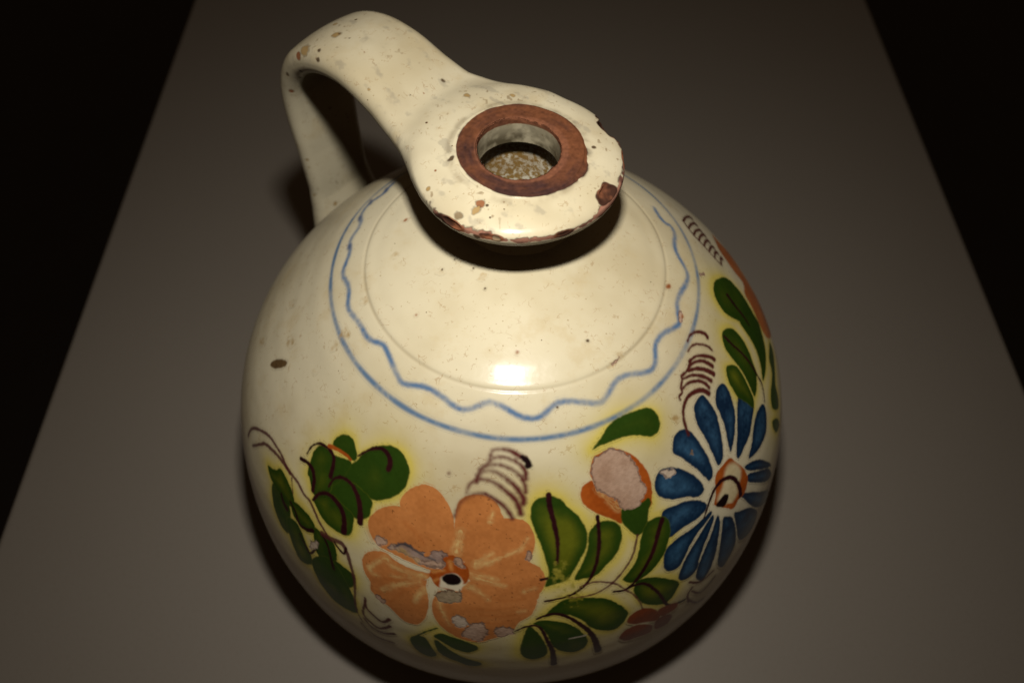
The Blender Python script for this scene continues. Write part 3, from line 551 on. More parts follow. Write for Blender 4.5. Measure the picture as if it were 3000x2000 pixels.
def surface_nets(h=.0105):
    ga = np.arange(-.56, 1.72, h); gb = np.arange(-.56, .56, h); gz = np.arange(-.66, 1.02, h)
    F = np.empty((len(ga), len(gb), len(gz)), np.float32)
    B, Z = np.meshgrid(gb, gz, indexing='ij'); B = B.ravel(); Z = Z.ravel()
    for i, a in enumerate(ga):
        p = a * EA + B[:, None] * EB; p[:, 2] = Z
        F[i] = upper_sd(p).reshape(len(gb), len(gz))
    s = F < 0; n = [k - 1 for k in F.shape]
    cnt = np.zeros(n, np.int8)
    for c in range(8):
        x, y, z = c & 1, c >> 1 & 1, c >> 2; cnt += s[x:x + n[0], y:y + n[1], z:z + n[2]]
    act = np.argwhere((cnt > 0) & (cnt < 8)); vid = np.full(n, -1, np.int64); vid[tuple(act.T)] = np.arange(len(act))
    acc = np.zeros((len(act), 3)); k = np.zeros(len(act))
    co = [(c & 1, c >> 1 & 1, c >> 2) for c in range(8)]
    for u in range(8):
        for v in range(u + 1, 8):
            dv = np.abs(np.array(co[u]) - np.array(co[v]))
            if dv.sum() != 1: continue
            fa = F[tuple((act + co[u]).T)]; fb = F[tuple((act + co[v]).T)]; m = (fa < 0) != (fb < 0)
            t = np.where(m, fa / np.where(m, fa - fb, 1), 0)
            acc[m] += (np.array(co[u]) + t[m, None] * (np.array(co[v]) - np.array(co[u]))); k[m] += 1
    loc = (act + acc / k[:, None]) * h
    V = (loc[:, :1] + ga[0]) * EA + (loc[:, 1:2] + gb[0]) * EB; V[:, 2] = loc[:, 2] + gz[0]
    Q = []
    for ax in range(3):
        o1, o2 = [d for d in range(3) if d != ax]
        A = s[tuple(slice(0, -1) if d == ax else slice(None) for d in range(3))]; Bm = s[tuple(slice(1, None) if d == ax else slice(None) for d in range(3))]
        E = np.argwhere(A != Bm); E = E[(E[:, o1] > 0) & (E[:, o2] > 0) & (E[:, o1] < n[o1]) & (E[:, o2] < n[o2])]
        fl = A[tuple(E.T)]
        def cell(d1, d2):
            e = E.copy(); e[:, o1] -= d1; e[:, o2] -= d2; return vid[tuple(e.T)]
        q = np.stack([cell(1, 1), cell(0, 1), cell(0, 0), cell(1, 0)], -1)
        flip = ~fl if ax != 1 else fl
        q[flip] = q[flip][:, ::-1]; Q.append(q)
    return project(V, 3), np.vstack(Q)

def subdivide(V, Q):
    E = np.stack([Q, np.roll(Q, -1, 1)], -1).reshape(-1, 2); E.sort(1)
    U, inv = np.unique(E[:, 0] * np.int64(len(V)) + E[:, 1], return_inverse=True)
    a, b = U // len(V), U % len(V); inv = inv.reshape(-1, 4)
    n0 = len(V); n1 = n0 + len(U)
    V2 = np.vstack([V, (V[a] + V[b]) / 2, V[Q].mean(1)])
    m = inv + n0; c = np.arange(len(Q)) + n1
    R = np.concatenate([np.stack([Q[:, i], m[:, i], c, m[:, i - 1]], -1) for i in range(4)])
    return project(V2, 1), R

# ---------------------------------------------------------------- painted decoration
STY = {  # colour a, colour b, edge softness, roughness added
 'leaf': ((.024, .056, .005), (.055, .078, .006), .006, 0), 'leafy': ((.024, .056, .005), (.145, .150, .009), .006, 0),
 'vein': ((.022, .004, .006), (.034, .006, .008), .006, 0), 'stem': ((.105, .022, .024), (.075, .014, .02), .007, 0),
 'orange': ((.53, .185, .048), (.57, .21, .058), .004, .05), 'orangedark': ((.42, .11, .025), (.5, .16, .04), .008, 0), 'ostroke': ((.46, .13, .026), (.46, .13, .026), .02, 0),
 'streak': ((.74, .52, .20), (.74, .52, .20), .022, 0), 'streak2': ((.60, .24, .06), (.6, .24, .06), .012, 0), 'streakw': ((.6, .52, .4), (.6, .52, .4), .008, 0),
 'rust': ((.36, .070, .008), (.42, .092, .012), .005, 0), 'white': ((.76, .66, .46), (.76, .66, .46), .008, 0), 'cream': ((.66, .52, .27), (.7, .58, .34), .02, 0), 'black': ((.008, .004, .004), (.012, .005, .005), .006, 0),
 'blue': ((.007, .024, .056), (.032, .090, .160), .006, 0), 'blueline': ((.085, .165, .295), (.085, .165, .295), .013, 0), 'bluedark': ((.04, .08, .19), (.04, .08, .19), .02, 0),
 'coil': ((.115, .024, .020), (.13, .032, .03), .014, 0), 'coildark': ((.012, .004, .005), (.012, .004, .005), .008, 0), 'coilb': ((.085, .014, .010), (.1, .02, .016), .008, 0),
 'chip': ((.43, .262, .170), (.50, .335, .235), .004, .45), 'chipw': ((.54, .42, .30), (.60, .48, .36), .005, .45), 'chipdark': ((.25, .15, .11), (.36, .25, .2), .004, .45), 'chipblack': ((.05, .045, .05), (.09, .08, .08), .008, .4), 'chipbrown': ((.24, .17, .09), (.34, .25, .15), .004, .45),
 'ochre': ((.40, .25, .085), (.45, .29, .11), .022, .1), 'rustspot': ((.30, .095, .03), (.3, .1, .03), .01, .2), 'spotdark': ((.07, .035, .012), (.09, .05, .02), .006, .2), 'spotbrown': ((.115, .065, .025), (.15, .09, .035), .006, .3), 'mustard': ((.30, .25, .02), (.40, .34, .05), .03, .1),
 'redbrown': ((.20, .036, .008), (.26, .05, .01), .008, 0)}

class Elem:
    def __init__(self, key, kind, style, pts, w):
        self.key, self.kind, self.style = key, kind, style
        P = np.array(pts, float).reshape(-1, 2) / 1e4                      # theta, s
        self.r0 = float(prof_r(P[:, 1].mean()))
        P = P * [self.r0, 1]
        self.closed = kind == 'shape'
        self.P = catmull(P, 4 if self.closed else 5, self.closed)
        if style == 'blueline':
            for _ in range(12): self.P[1:-1] = (self.P[:-2] + 2 * self.P[1:-1] + self.P[2:]) / 4
        self.w = w
        pad = .06 if style.startswith('leaf') else .02
        if w: pad = .02 + max(w) / 1e4
        self.lo = self.P.min(0) - pad; self.hi = self.P.max(0) + pad
        self.halo = style.startswith('leaf')
        self.hw = .30
    def local(self, th, s): return np.stack([th * self.r0, s], -1)
    def dist(self, p):
        if self.closed: return poly_sd(p, self.P), None
        best = np.full(len(p), 1e9); L = np.concatenate([[0], np.cumsum(np.hypot(*np.diff(self.P, axis=0).T))]); L /= L[-1]
        par = np.zeros(len(p)); w0, w1 = self.w[0] / 2e4, self.w[1] / 2e4
        for i in range(len(self.P) - 1):
            a = self.P[i]; e = self.P[i + 1] - a; q = p - a
            t = np.clip((q @ e) / (e @ e + 1e-12), 0, 1); u = L[i] + t * (L[i + 1] - L[i])
            d = np.hypot(q[:, 0] - t * e[0], q[:, 1] - t * e[1]) - (w0 + (w1 - w0) * u)
            m = d < best; best[m] = d[m]; par[m] = u[m]
        return best, par
    def layer(self, p, P3):
        """alpha, colour, roughness at local points"""
        ca, cb, soft, rg = STY[self.style]
        d, par = self.dist(p); st = self.style
        if par is None: par = .5
        rough = {'chip': .010, 'chipw': .01, 'chipdark': .012, 'chipbrown': .012, 'ochre': .022, 'blueline': .002, 'streak': .006, 'coil': .0025, 'mustard': .05}.get(st, .0025)
        d = d + rough * fbm(P3 * 55, 11, 2)
        a = 1 - sstep(-soft, soft, d)
        ca = np.array(ca); cb = np.array(cb); n = fbm(P3 * 9, 21, 3); nf = vnoise(P3 * 70, 31)
        if st.startswith('leaf'):
            dep = np.clip(-d / (.085 if st == 'leafy' else .12), 0, 1)
            f = np.clip(sstep(.05, 1.1, dep) * (.42 + .8 * fbm(P3 * 5 + 3, 41, 3)), 0, .8)
            f = np.maximum(f, .35 * sstep(.1, .0, dep))
        elif st == 'blue':
            f = np.clip(sstep(.15, 1.0, -d / .055) * (.6 + .6 * n + .25 * nf), 0, 1)
        elif st in ('blueline',):
            f = 0 * d; a = a * np.clip(.80 + .25 * n + .12 * nf, .4, .97)
        elif st == 'coil':
            f = 0 * d; a = a * np.clip(.70 + .4 * par + .2 * n + .12 * nf, .45, 1)
        elif st == 'streak':
            f = 0 * d; a = a * np.clip(.72 + .5 * fbm(np.stack([par * 5 + self.lo[0] * 90, d * 150, par * 0], -1), 51, 2) + .25 * n, 0, .88)
        elif st == 'mustard':
            f = .5 + .5 * n; a = a * np.clip(.35 + .8 * fbm(P3 * 40, 52, 2), 0, .8)
        elif st == 'ochre':
            f = .5 + .5 * n; a = a * np.clip(.55 + .5 * fbm(P3 * 30, 53, 2), 0, .8)
        elif st in ('stem', 'ostroke', 'bluedark'):
            f = .5 + .5 * n; a = a * (.55 if st == 'ostroke' else .85 if st == 'bluedark' else .92)
        else:
            f = np.clip(.5 + .6 * n + .25 * nf, 0, 1)
        c = ca + (cb - ca) * f[:, None]
        c = c * (1 + .07 * nf + .06 * n)[:, None]
        if st.startswith('chip') and st != 'chipblack':                   # thin dark line where the glaze broke off
            e = np.exp(-((d + .004) / .005) ** 2) * .65
            c = c * (1 - e[:, None]) + np.array((.10, .05, .035)) * e[:, None]
        if st == 'orange':
            sp = (vnoise(P3 * 120, 61) > .72) & (vnoise(P3 * 40, 62) > .0); c[sp] *= .55
        return a, c, rg

def paint(th, s, elems):
    """composite of the whole decoration at surface points: premultiplied RGBA and added roughness"""
    N = len(th); C = np.zeros((N, 4)); R = np.zeros(N)
    P3 = np.stack([np.sin(th) * prof_r(s), -np.cos(th) * prof_r(s), np.interp(s, _sq, _pz)], -1)
    H = np.zeros(N); G = np.zeros(N)
    for e in elems:                                                       # yellow bleeding of the copper green
        if not e.halo: continue
        p = e.local(th, s); m = ((p > e.lo - e.hw) & (p < e.hi + e.hw)).all(1)
        if not m.any(): continue
        d = np.maximum(e.dist(p[m])[0], 0)
        H[m] = np.maximum(H[m], .88 * np.exp(-d / .034) * (.75 + .5 * vnoise(P3[m] * 8, 71))); G[m] = np.maximum(G[m], np.exp(-d / .105))
    a = np.clip(H + .56 * G * (.8 + .5 * vnoise(P3 * 3, 72)), 0, .85)
    C[:, :3] = np.array((.70, .555, .075)) * a[:, None]; C[:, 3] = a
    # ring line
    d = np.abs(s - S_RING - .006 * np.sin(th * 3 + 1) - .004 * vnoise(P3 * 3, 81)) - .0142 - .002 * vnoise(P3 * 9, 83)
    a = (1 - sstep(-.012, .012, d)) * np.clip(.74 + .28 * fbm(P3 * 6, 82, 2) + .12 * vnoise(P3 * 70, 84), .3, .95)
    ring = a.copy()
    C = C * (1 - a)[:, None]; C[:, :3] += np.array((.10, .185, .305)) * a[:, None]; C[:, 3] += a
    # dirt in the groove
    a = .36 * np.exp(-((s - s_of_groove) / .009) ** 2) * np.clip(.7 + .6 * vnoise(P3 * 5, 85), .15, 1)
    C = C * (1 - a)[:, None]; C[:, :3] += np.array((.22, .15, .06)) * a[:, None]; C[:, 3] += a
    for e in elems:
        p = e.local(th, s); m = ((p > e.lo) & (p < e.hi)).all(1)
        if not m.any(): continue
        a, c, rg = e.layer(p[m], P3[m])
        C[m] *= (1 - a)[:, None]; C[m, :3] += c * a[:, None]; C[m, 3] += a; R[m] = R[m] * (1 - a) + rg * a
    return C, R, ring

def upper_paint(P, chipd):
    """worn terracotta, chips, grime and painted throat shade on the rim and the handle"""
    N = len(P); C = np.zeros((N, 4)); R = np.zeros(N)
    x, y, z = P.T; r = np.hypot(x, y); an = np.degrees(np.arctan2(y, x))
    def over(a, c, rg):
        nonlocal C, R
        a = np.clip(a, 0, 1); C = C * (1 - a)[:, None]; C[:, :3] += (np.asarray(c) * a[:, None] if np.ndim(c) == 2 else np.asarray(c)[None] * a[:, None]); C[:, 3] += a; R = R * (1 - a) + rg * a
    n1 = fbm(P * 6, 101, 3); n2 = fbm(P * 22, 102, 3); n3 = fbm(P * 70, 103, 2)
    up = (P @ EA > -.6)
    # grime smudges
    over(.16 * np.clip(n1 + .15, 0, 1) * (z > .5), (.30, .22, .11), .05)
    over(.42 * np.exp(-((r - .318) / .016) ** 2) * np.clip(.55 + n2, 0, 1) * (z > .86), (.20, .14, .07), .2)
    st = vnoise(np.stack([P @ EA * 10, P @ EB * 34, z * 10], -1), 104)
    over(.30 * sstep(.35, 1.0, st + .5 * n2 + .3 * n3) * (z > .55), (.20, .18, .15), .05)
    over(.6 * sstep(.62, .80, vnoise(P * 60, 105)) * sstep(.0, .5, vnoise(P * 8, 106)), (.22, .13, .05), .1)
    # crest of the rim, glaze worn off
    w = np.interp(an, [-180, -160, -148, -130, -110, -90, -70, -52, -42, -25, -8, 10, 35, 48, 180], [-.05, -.03, .006, .014, .014, .009, .009, .011, .020, .028, .014, .012, .014, -.03, -.05])
    dc = np.hypot(r - .477, (z - .832) * 1.0)
    m = 1 - sstep(-.002, .002, dc - w - .011 * n2 - .004 * n3)
    m[r < .40] = 0
    tc = np.array((.42, .20, .13)); td = np.array((.10, .042, .03))
    f = sstep(.05, .75, fbm(P * 11, 107, 2) + .5 * n2)[:, None] * .85
    over(m, tc * (1 - f) + td * f, .5)
    e = np.exp(-((dc - w - .011 * n2 - .004 * n3 - .001) / .003) ** 2) * (r > .4) * (w > 0) * .6
    over(e * sstep(-.2, .3, n2), (.06, .03, .02), .3)
    m = (1 - sstep(.003, .007, np.abs(chipd))) * (r > .38)
    f = sstep(-.3, .5, n1 + .6 * n2)[:, None]
    over(m, np.array((.26, .095, .045)) * (1 - f) + np.array((.06, .025, .015)) * f, .5)
    # bare ground ring round the mouth
    rr = np.hypot(x - .012, y); lim = .297 + .004 * n1 + (.0012 + .005 * np.exp(-((an + 24) / 30) ** 2)) * n2 + .016 * np.exp(-((an + 24) / 16) ** 2) - .006 * np.exp(-((an + 125) / 40) ** 2)
    m = (1 - sstep(-.0015, .0015, rr - lim)) * sstep(.866, .874, z + .004 * n2 - .016 * (r < .2)) * (r < .33)
    f = np.clip(.45 + .45 * n1 + .22 * n2 + .2 * vnoise(np.stack([rr * 90, an * .06, z * 0], -1), 119) - .40 * np.sin(np.radians(an + 25)), 0, 1)[:, None]
    col = np.array((.180, .064, .027)) * (1 - f) + np.array((.058, .026, .021)) * f
    g = (sstep(.222, .208, rr + .004 * n2) * .55)[:, None]; col = col * (1 - g) + np.array((.27, .105, .055)) * g
    col = col * (1 + .25 * n3)[:, None]
    ringm = m.copy()
    over(m, np.clip(col, .005, 1), .42)
    e = np.exp(-((rr - lim) / .004) ** 2) * (z > .875) * .55
    over(e * sstep(-.3, .3, n2), (.05, .028, .02), .3)
    # inside of the mouth: grime, plus the throat's shade painted in, darker downwards
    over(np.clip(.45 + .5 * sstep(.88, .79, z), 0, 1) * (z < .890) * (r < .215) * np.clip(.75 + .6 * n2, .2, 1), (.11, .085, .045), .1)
    R = np.maximum(R, .4 * (z < .735) * (r < .335))                        # dull neck under the rim
    # single flakes and spots
    for (px, py, pz, rad, asp, st) in RSPOTS:
        q = P - np.array((px, py, pz)); m = (q ** 2).sum(1) < (rad * 3.5) ** 2
        if not m.any(): continue
        ca, cb, _, rg = STY[st]
        u = q[m] @ EA; v = np.sqrt(np.maximum((q[m] ** 2).sum(1) - u * u, 0))
        d = np.hypot(u / asp, v) / rad + .45 * fbm(P[m] * 40, 111, 2)
        a = np.zeros(N); a[m] = (1 - sstep(.8, 1.0, d)) * .92
        f = np.clip(.5 + .7 * n2, 0, 1)[:, None]
        over(a, np.array(ca) * (1 - f) + np.array(cb) * f, rg)
        a[m] = np.exp(-((d - 1) / .16) ** 2) * .45; over(a, (.07, .045, .03), .2)
    return C, R, ringm

# ---------------------------------------------------------------- materials
def new_mat(name):
    m = bpy.data.materials.new(name); m.use_nodes = True; nt = m.node_tree
    return m, nt, nt.nodes['Principled BSDF'], nt.nodes.new('ShaderNodeTexCoord')
def N(nt, t, **kw):
    n = nt.nodes.new(t)
    for k, v in kw.items(): setattr(n, k, v)
    return n
def setin(n, **kw):
    for k, v in kw.items():
        n.inputs[k.replace('_', ' ')].default_value = v
    return n
def noise(nt, vec, scale, detail=3, rough=.55, dist=0):
    n = N(nt, 'ShaderNodeTexNoise'); nt.links.new(vec, n.inputs['Vector'])
    n.inputs['Scale'].default_value = scale; n.inputs['Detail'].default_value = detail; n.inputs['Roughness'].default_value = rough; n.inputs['Distortion'].default_value = dist
    return n.outputs['Fac']
def ramp(nt, fac, a, b):
    n = N(nt, 'ShaderNodeMapRange', interpolation_type='SMOOTHSTEP'); nt.links.new(fac, n.inputs[0])
    n.inputs[1].default_value = a; n.inputs[2].default_value = b; return n.outputs[0]
def math_(nt, op, a, b=None):
    n = N(nt, 'ShaderNodeMath', operation=op)
    for i, v in enumerate((a, b)):
        if v is None: continue
        if isinstance(v, (int, float)): n.inputs[i].default_value = v
        else: nt.links.new(v, n.inputs[i])
    return n.outputs[0]
def mix(nt, fac, a, b, blend='MIX'):
    n = N(nt, 'ShaderNodeMix', data_type='RGBA', blend_type=blend)
    if isinstance(fac, (int, float)): n.inputs[0].default_value = fac
    else: nt.links.new(fac, n.inputs[0])
    for i, v in ((6, a), (7, b)):
        if isinstance(v, tuple): n.inputs[i].default_value = v + (1,)
        else: nt.links.new(v, n.inputs[i])
    return n.outputs[2]

def make_glaze():
    m, nt, bs, tc = new_mat('cream_glaze'); L = nt.links; ob = tc.outputs['Object']
    c = mix(nt, ramp(nt, noise(nt, ob, 17, 4), .42, .68), (.745, .655, .445), (.62, .520, .320))
    c = mix(nt, math_(nt, 'MULTIPLY', ramp(nt, noise(nt, ob, 75, 4, .65), .52, .74), .30), c, (.56, .40, .17))
    # fine brown hairs in the glaze
    wv = N(nt, 'ShaderNodeTexNoise'); L.new(ob, wv.inputs['Vector']); wv.inputs['Scale'].default_value = 260; wv.inputs['Detail'].default_value = 2
    ad = N(nt, 'ShaderNodeMixRGB', blend_type='LINEAR_LIGHT'); ad.inputs[0].default_value = .0022; L.new(ob, ad.inputs[1]); L.new(wv.outputs['Color'], ad.inputs[2])
    vo = N(nt, 'ShaderNodeTexVoronoi', feature='DISTANCE_TO_EDGE'); L.new(ad.outputs[0], vo.inputs['Vector']); vo.inputs['Scale'].default_value = 480
    hair = math_(nt, 'MULTIPLY', ramp(nt, vo.outputs['Distance'], .055, .02), ramp(nt, noise(nt, ob, 330, 2), .57, .65))
    c = mix(nt, math_(nt, 'MULTIPLY', hair, .4), c, (.36, .20, .075))
    # pin holes and specks
    for sc, th, cl, k in ((520, .075, (.34, .22, .09), .5), (260, .036, (.12, .07, .025), .75)):
        v = N(nt, 'ShaderNodeTexVoronoi', feature='F1'); L.new(ob, v.inputs['Vector']); v.inputs['Scale'].default_value = sc
        sep = N(nt, 'ShaderNodeSeparateColor'); L.new(v.outputs['Color'], sep.inputs[0])
        t = math_(nt, 'MULTIPLY', ramp(nt, sep.outputs[0], .70, 1.0), th * 2)
        f = math_(nt, 'GREATER_THAN', math_(nt, 'SUBTRACT', t, v.outputs['Distance']), 0.0)
        c = mix(nt, math_(nt, 'MULTIPLY', f, k), c, cl)
    at = N(nt, 'ShaderNodeAttribute', attribute_name='paint'); ar = N(nt, 'ShaderNodeAttribute', attribute_name='worn')
    inv = math_(nt, 'SUBTRACT', 1.0, at.outputs['Alpha'])
    sc = N(nt, 'ShaderNodeVectorMath', operation='SCALE'); L.new(c, sc.inputs[0]); L.new(inv, sc.inputs['Scale'])
    sm = N(nt, 'ShaderNodeVectorMath', operation='ADD'); L.new(sc.outputs[0], sm.inputs[0]); L.new(at.outputs['Color'], sm.inputs[1])
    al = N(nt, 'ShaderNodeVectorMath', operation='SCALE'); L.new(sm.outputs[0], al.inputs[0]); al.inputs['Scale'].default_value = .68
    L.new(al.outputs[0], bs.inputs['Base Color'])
    rg = math_(nt, 'ADD', math_(nt, 'ADD', .34, ar.outputs['Fac']), math_(nt, 'MULTIPLY', noise(nt, ob, 120, 3), .08))
    L.new(rg, bs.inputs['Roughness'])
    bs.inputs['Specular IOR Level'].default_value = .06; bs.inputs['Coat IOR'].default_value = 1.42
    L.new(math_(nt, 'MAXIMUM', math_(nt, 'SUBTRACT', .34, math_(nt, 'MULTIPLY', ar.outputs['Fac'], 1.1)), 0.0), bs.inputs['Coat Weight'])
    L.new(math_(nt, 'ADD', .13, math_(nt, 'MULTIPLY', noise(nt, ob, 45, 3), .16)), bs.inputs['Coat Roughness'])
    h = math_(nt, 'ADD', noise(nt, ob, 95, 3), math_(nt, 'MULTIPLY', noise(nt, ob, 900, 2), math_(nt, 'ADD', .05, math_(nt, 'MULTIPLY', ar.outputs['Fac'], 1.6))))
    h = math_(nt, 'SUBTRACT', h, math_(nt, 'MULTIPLY', ar.outputs['Fac'], 2.2))            # bare patches lie lower than the glaze
    b = N(nt, 'ShaderNodeBump'); b.inputs['Strength'].default_value = .42; b.inputs['Distance'].default_value = .00035; L.new(h, b.inputs['Height'])
    L.new(b.outputs[0], bs.inputs['Normal']); L.new(b.outputs[0], bs.inputs['Coat Normal'])
    return m

def make_inner():
    m, nt, bs, tc = new_mat('stained_inner_glaze'); ob = tc.outputs['Object']
    f = ramp(nt, noise(nt, ob, 560, 5, .7, .3), .46, .58)
    c = mix(nt, f, (.30, .18, .05), (.74, .68, .52))
    c = mix(nt, math_(nt, 'MULTIPLY', ramp(nt, noise(nt, ob, 42, 4), .45, .62), .65), c, (.22, .12, .03))
    nt.links.new(c, bs.inputs['Base Color']); bs.inputs['Roughness'].default_value = .6
    return m

def make_table():
    m, nt, bs, tc = new_mat('grey_laminate'); ob = tc.outputs['Object']
    c = mix(nt, noise(nt, ob, 6, 4), (.156, .134, .107), (.168, .144, .115))
    c = mix(nt, math_(nt, 'MULTIPLY', ramp(nt, noise(nt, ob, 600, 2), .5, .7), .12), c, (.118, .097, .072))
    nt.links.new(c, bs.inputs['Base Color'])
    nt.links.new(math_(nt, 'ADD', .5, math_(nt, 'MULTIPLY', noise(nt, ob, 25, 3), .15)), bs.inputs['Roughness'])
    b = N(nt, 'ShaderNodeBump'); b.inputs['Strength'].default_value = .12; b.inputs['Distance'].default_value = .0004
    nt.links.new(noise(nt, ob, 700, 3), b.inputs['Height']); nt.links.new(b.outputs[0], bs.inputs['Normal'])
    bs.inputs['Specular IOR Level'].default_value = .2
    return m

def make_floor():
    m, nt, bs, tc = new_mat('dark_floor'); ob = tc.outputs['Object']
    c = mix(nt, noise(nt, ob, 9, 4), (.012, .009, .007), (.022, .016, .012))
    nt.links.new(c, bs.inputs['Base Color']); bs.inputs['Roughness'].default_value = .8
    return m

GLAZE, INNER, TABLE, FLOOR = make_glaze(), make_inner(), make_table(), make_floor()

# ---------------------------------------------------------------- mesh helpers
def mesh_obj(name, V, F, mat, parent=None, normals=None, paint_=None, worn=None, smooth=True):
    V = np.ascontiguousarray(V, np.float32); F = np.ascontiguousarray(F, np.int32); k = F.shape[1]
    me = bpy.data.meshes.new(name)
    me.vertices.add(len(V)); me.vertices.foreach_set('co', V.ravel())
    me.loops.add(F.size); me.loops.foreach_set('vertex_index', F.ravel())
    me.polygons.add(len(F)); me.polygons.foreach_set('loop_start', np.arange(0, F.size, k, dtype=np.int32))
    me.update(calc_edges=True)
    me.polygons.foreach_set('use_smooth', np.full(len(F), smooth)); me.materials.append(mat)
    if paint_ is not None:
        a = me.attributes.new('paint', 'FLOAT_COLOR', 'POINT'); a.data.foreach_set('color', np.ascontiguousarray(paint_, np.float32).ravel())
        a = me.attributes.new('worn', 'FLOAT', 'POINT'); a.data.foreach_set('value', np.ascontiguousarray(worn, np.float32))
    if normals is not None: me.normals_split_custom_set_from_vertices(np.ascontiguousarray(normals, np.float32))
    o = bpy.data.objects.new(name, me); col.objects.link(o)
    if parent: o.parent = parent
    return o
def grid_faces(nu, nv, wrap):
    i = np.arange(nu if wrap else nu - 1); j = np.arange(nv - 1); I, J = np.meshgrid(i, j, indexing='ij'); I2 = (I + 1) % nu
    return np.stack([I * nv + J, I * nv + J + 1, I2 * nv + J + 1, I2 * nv + J], -1).reshape(-1, 4)
def sub_mesh(V, F):
    u, inv = np.unique(F, return_inverse=True); return u, inv.reshape(F.shape)
def box(name, lo, hi, mat, parent, bev=.004):
    import bmesh
    bm = bmesh.new(); bmesh.ops.create_cube(bm, size=1)
    for v in bm.verts: v.co = Vector([(lo[k] + hi[k]) / 2 + v.co[k] * (hi[k] - lo[k]) for k in range(3)])
    bmesh.ops.bevel(bm, geom=bm.edges[:], offset=bev, segments=4, affect='EDGES', profile=.5)
    me = bpy.data.meshes.new(name); bm.to_mesh(me); bm.free(); me.materials.append(mat)
    for p in me.polygons: p.use_smooth = False
    o = bpy.data.objects.new(name, me); col.objects.link(o); o.parent = parent
    return o

# ---------------------------------------------------------------- setting
ZT = Z_TABLE * S
xl, xr, y0, y1 = TABLE_BOX
table = bpy.data.objects.new('table', None); col.objects.link(table); table.location = (0, 0, ZT - .75)
table['label'] = 'plain grey table top under the painted jug'; table['category'] = 'table'
box('table_top', (xl, y0, .722), (xr, y1, .75), TABLE, table, .003)
for tx in (xl + .05, xr - .05):
    for ty in (y0 + .05, y1 - .05): box('leg', (tx - .02, ty - .02, .001), (tx + .02, ty + .02, .721), FLOOR, table, .002)
fl = mesh_obj('floor', [(-6, -6, 0), (6, -6, 0), (6, 8, 0), (-6, 8, 0)], np.array([[0, 1, 2, 3]]), FLOOR, smooth=False)
fl.location = (0, 0, ZT - .75); fl['kind'] = 'structure'

# ---------------------------------------------------------------- the jug
ZB = Z_TABLE                                               # foot of the jug, modelling units
jug = bpy.data.objects.new('ceramic_jug', None); col.objects.link(jug); jug.location = (0, 0, ZT)
jug['label'] = 'cream glazed round ceramic jug with handle and hand-painted flowers on the grey table'; jug['category'] = 'jug'
def W(P): return (np.asarray(P) - np.array((0, 0, ZB))) * S   # to the jug's own metres

ELEMS = [Elem(*e) for e in MOTIFS]

def body_samples():
    ds = .0165; s = [0.0]
    while s[-1] < SMAX:
        x = s[-1]; s.append(x + (.003 if abs(x - s_of_groove) < .04 else ds))
    s[-1] = SMAX; return np.array(s)
sv = body_samples(); nu = 680
tu = np.linspace(-PI, PI, nu, endpoint=False)
TH, SS = np.meshgrid(tu, sv, indexing='ij'); TH = TH.ravel(); SS = SS.ravel()
pc, pr_, _ = paint(TH, SS, ELEMS)
Pb = surf(TH, SS); Fb = grid_faces(nu, len(sv), True)
Fb = Fb[~((np.hypot(Pb[:, 0] - UP_SHIFT[0], Pb[:, 1] - UP_SHIFT[1]) < .275) & (Pb[:, 2] > 0))[Fb].all(1)]      # open under the neck
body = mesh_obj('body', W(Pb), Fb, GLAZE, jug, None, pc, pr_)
body['label'] = 'round cream glazed belly and shoulder'

ip = catmull(INNER_PROFILE, 8); nu2 = 160; t2 = np.linspace(-PI, PI, nu2, endpoint=False)
A, B = np.meshgrid(t2, np.arange(len(ip)), indexing='ij'); A = A.ravel(); B = B.ravel()
Pi = np.stack([ip[B, 0] * np.sin(A), -ip[B, 0] * np.cos(A), ip[B, 1]], -1); wn = sstep(.10, .34, Pi[:, 2])[:, None]
inner = mesh_obj('inner_wall', W(Pi * (1 - wn) + seat(Pi) * wn), grid_faces(nu2, len(ip), True)[:, ::-1], INNER, jug)
inner['label'] = 'brown-stained inside of the jug seen through the mouth'

# rim + handle from one continuous field, split into their parts
V, Q = surface_nets()
V, Q = subdivide(V, Q)
cen = V[Q].mean(1); ca = cen @ EA
is_rim = (ca < .47)
def part_upper(name, V, Q, label):
    nrm = grad(V, .0012); nrm /= np.linalg.norm(nrm, axis=1)[:, None] + 1e-9
    P, Rg, ringm = upper_paint(V, notch_sd(V))
    return V, Q, nrm, P, Rg, ringm
uv, q = sub_mesh(V, Q[is_rim]); rim_s = subdivide(V[uv], q)
uv2, q2 = sub_mesh(V, Q[~is_rim])
v_, q_, n_, p_, r_, _ = part_upper('handle', V[uv2], q2, '')
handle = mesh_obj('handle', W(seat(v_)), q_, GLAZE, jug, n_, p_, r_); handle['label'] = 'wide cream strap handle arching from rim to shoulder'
v_, q_, n_, p_, r_, rm = part_upper('rim', rim_s[0], rim_s[1], '')
fr = rm[q_].mean(1) > .5; nd = notch_sd(v_)[q_].mean(1); fc = v_[q_].mean(1); fa = np.degrees(np.arctan2(fc[:, 1], fc[:, 0])); frr = np.hypot(fc[:, 0], fc[:, 1])
groups = [('pouring_rim', ~fr, 'cream flared pouring rim with a worn brown edge'), ('mouth_ring', fr, 'bare brown terracotta ring round the mouth')]
ch = (np.abs(nd) < .006) & (frr > .38) & ~fr
for i, (an0, *_r) in enumerate(NOTCH[:2]):
    g = ch & (np.abs(fa - an0) < 16); groups.append(('rim_chip', g, 'dark chip broken out of the rim edge')); groups[0] = (groups[0][0], groups[0][1] & ~g, groups[0][2])
for nm, g, lb in groups:
    if g.sum() < 4: continue
    u, qq = sub_mesh(v_, q_[g]); o = mesh_obj(nm, W(seat(v_[u])), qq, GLAZE, jug, n_[u], p_[u], r_[u]); o['label'] = lb

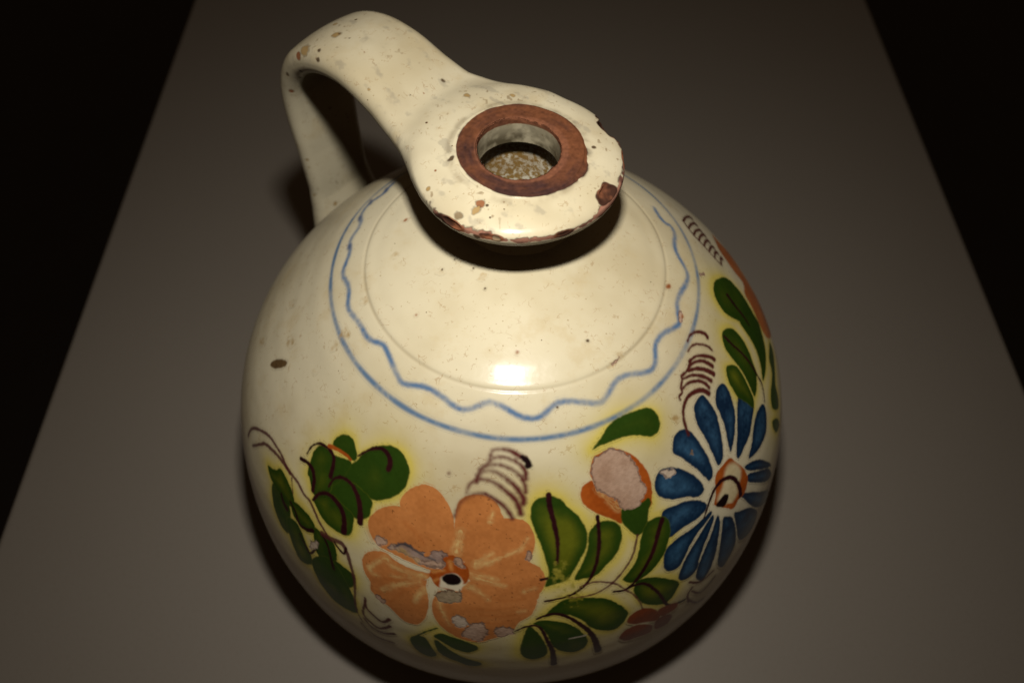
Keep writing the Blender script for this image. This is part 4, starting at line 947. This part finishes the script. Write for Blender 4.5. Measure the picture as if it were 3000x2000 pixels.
# painted decoration: thin films of colour lying on the belly
ST = .0040                                                 # film grid, 0.24 mm
LAYER = [0]
def film(name, mask_fn, lo, hi, r0, parent, label=None):
    """mesh of the surface cells where mask_fn(th, s) > .03, lo/hi in (theta, s)"""
    th = np.arange(lo[0], hi[0] + 1e-6, ST / r0); s = np.arange(lo[1], hi[1] + 1e-6, ST)
    A, B = np.meshgrid(th, s, indexing='ij'); m = mask_fn(A.ravel(), B.ravel()).reshape(A.shape) > .03
    f = grid_faces(len(th), len(s), False); keep = m.ravel()[f].any(1)
    if keep.sum() < 2: return None
    u, q = sub_mesh(None, f[keep]); a = A.ravel()[u]; b = B.ravel()[u]
    LAYER[0] += 1
    near = [e for e in ELEMS if (e.hi[0] + .35) / e.r0 > a.min() and (e.lo[0] - .35) / e.r0 < a.max() and e.hi[1] + .35 > b.min() and e.lo[1] - .35 < b.max()]
    P, Rg, _ = paint(a, b, near)
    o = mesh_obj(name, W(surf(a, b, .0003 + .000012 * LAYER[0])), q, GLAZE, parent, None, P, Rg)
    if label: o['label'] = label
    return o
def elem_mask(es):
    def f(a, b):
        out = np.zeros(len(a))
        for e in es:
            p = e.local(a, b); m = ((p > e.lo) & (p < e.hi)).all(1)
            if m.any():
                P3 = np.stack([np.sin(a[m]) * prof_r(b[m]), -np.cos(a[m]) * prof_r(b[m]), np.interp(b[m], _sq, _pz)], -1)
                out[m] = np.maximum(out[m], e.layer(p[m], P3)[0])
        return out
    return f
def elems_film(name, es, parent, label=None):
    lo = np.min([(e.lo[0] / e.r0, e.lo[1]) for e in es], 0); hi = np.max([(e.hi[0] / e.r0, e.hi[1]) for e in es], 0)
    return film(name, elem_mask(es), lo, hi, np.mean([e.r0 for e in es]), parent, label)

# the straight ring line is one film round the visible shoulder
def ring_mask(a, b):
    P3 = np.stack([np.sin(a) * prof_r(b), -np.cos(a) * prof_r(b), np.interp(b, _sq, _pz)], -1)
    d = np.abs(b - S_RING - .006 * np.sin(a * 3 + 1) - .004 * vnoise(P3 * 3, 81)) - .0142 - .002 * vnoise(P3 * 9, 83)
    return 1 - sstep(-.012, .012, d)
film('blue_ring_line', ring_mask, (-PI, S_RING - .05), (PI, S_RING + .05), 1.0, jug, 'thin blue painted line round the shoulder')

order = []
for e in ELEMS:
    if e.key not in order: order.append(e.key)
parts = {}
for k in [k for k in order if '/' not in k] + [k for k in order if '/' in k]:
    es = [e for e in ELEMS if e.key == k]
    if '/' not in k:
        nm, lb = PARTS[k]
        o = elems_film(nm, es, jug, lb)
        if o is not None: parts[k] = o
    else:
        pk, sub = k.split('/'); par = parts.get(pk)
        if par is None: continue
        if sub in ('petal',):
            for e in es:
                if e.kind == 'shape': elems_film(sub, [e], par)
        else: elems_film(sub, es, par)
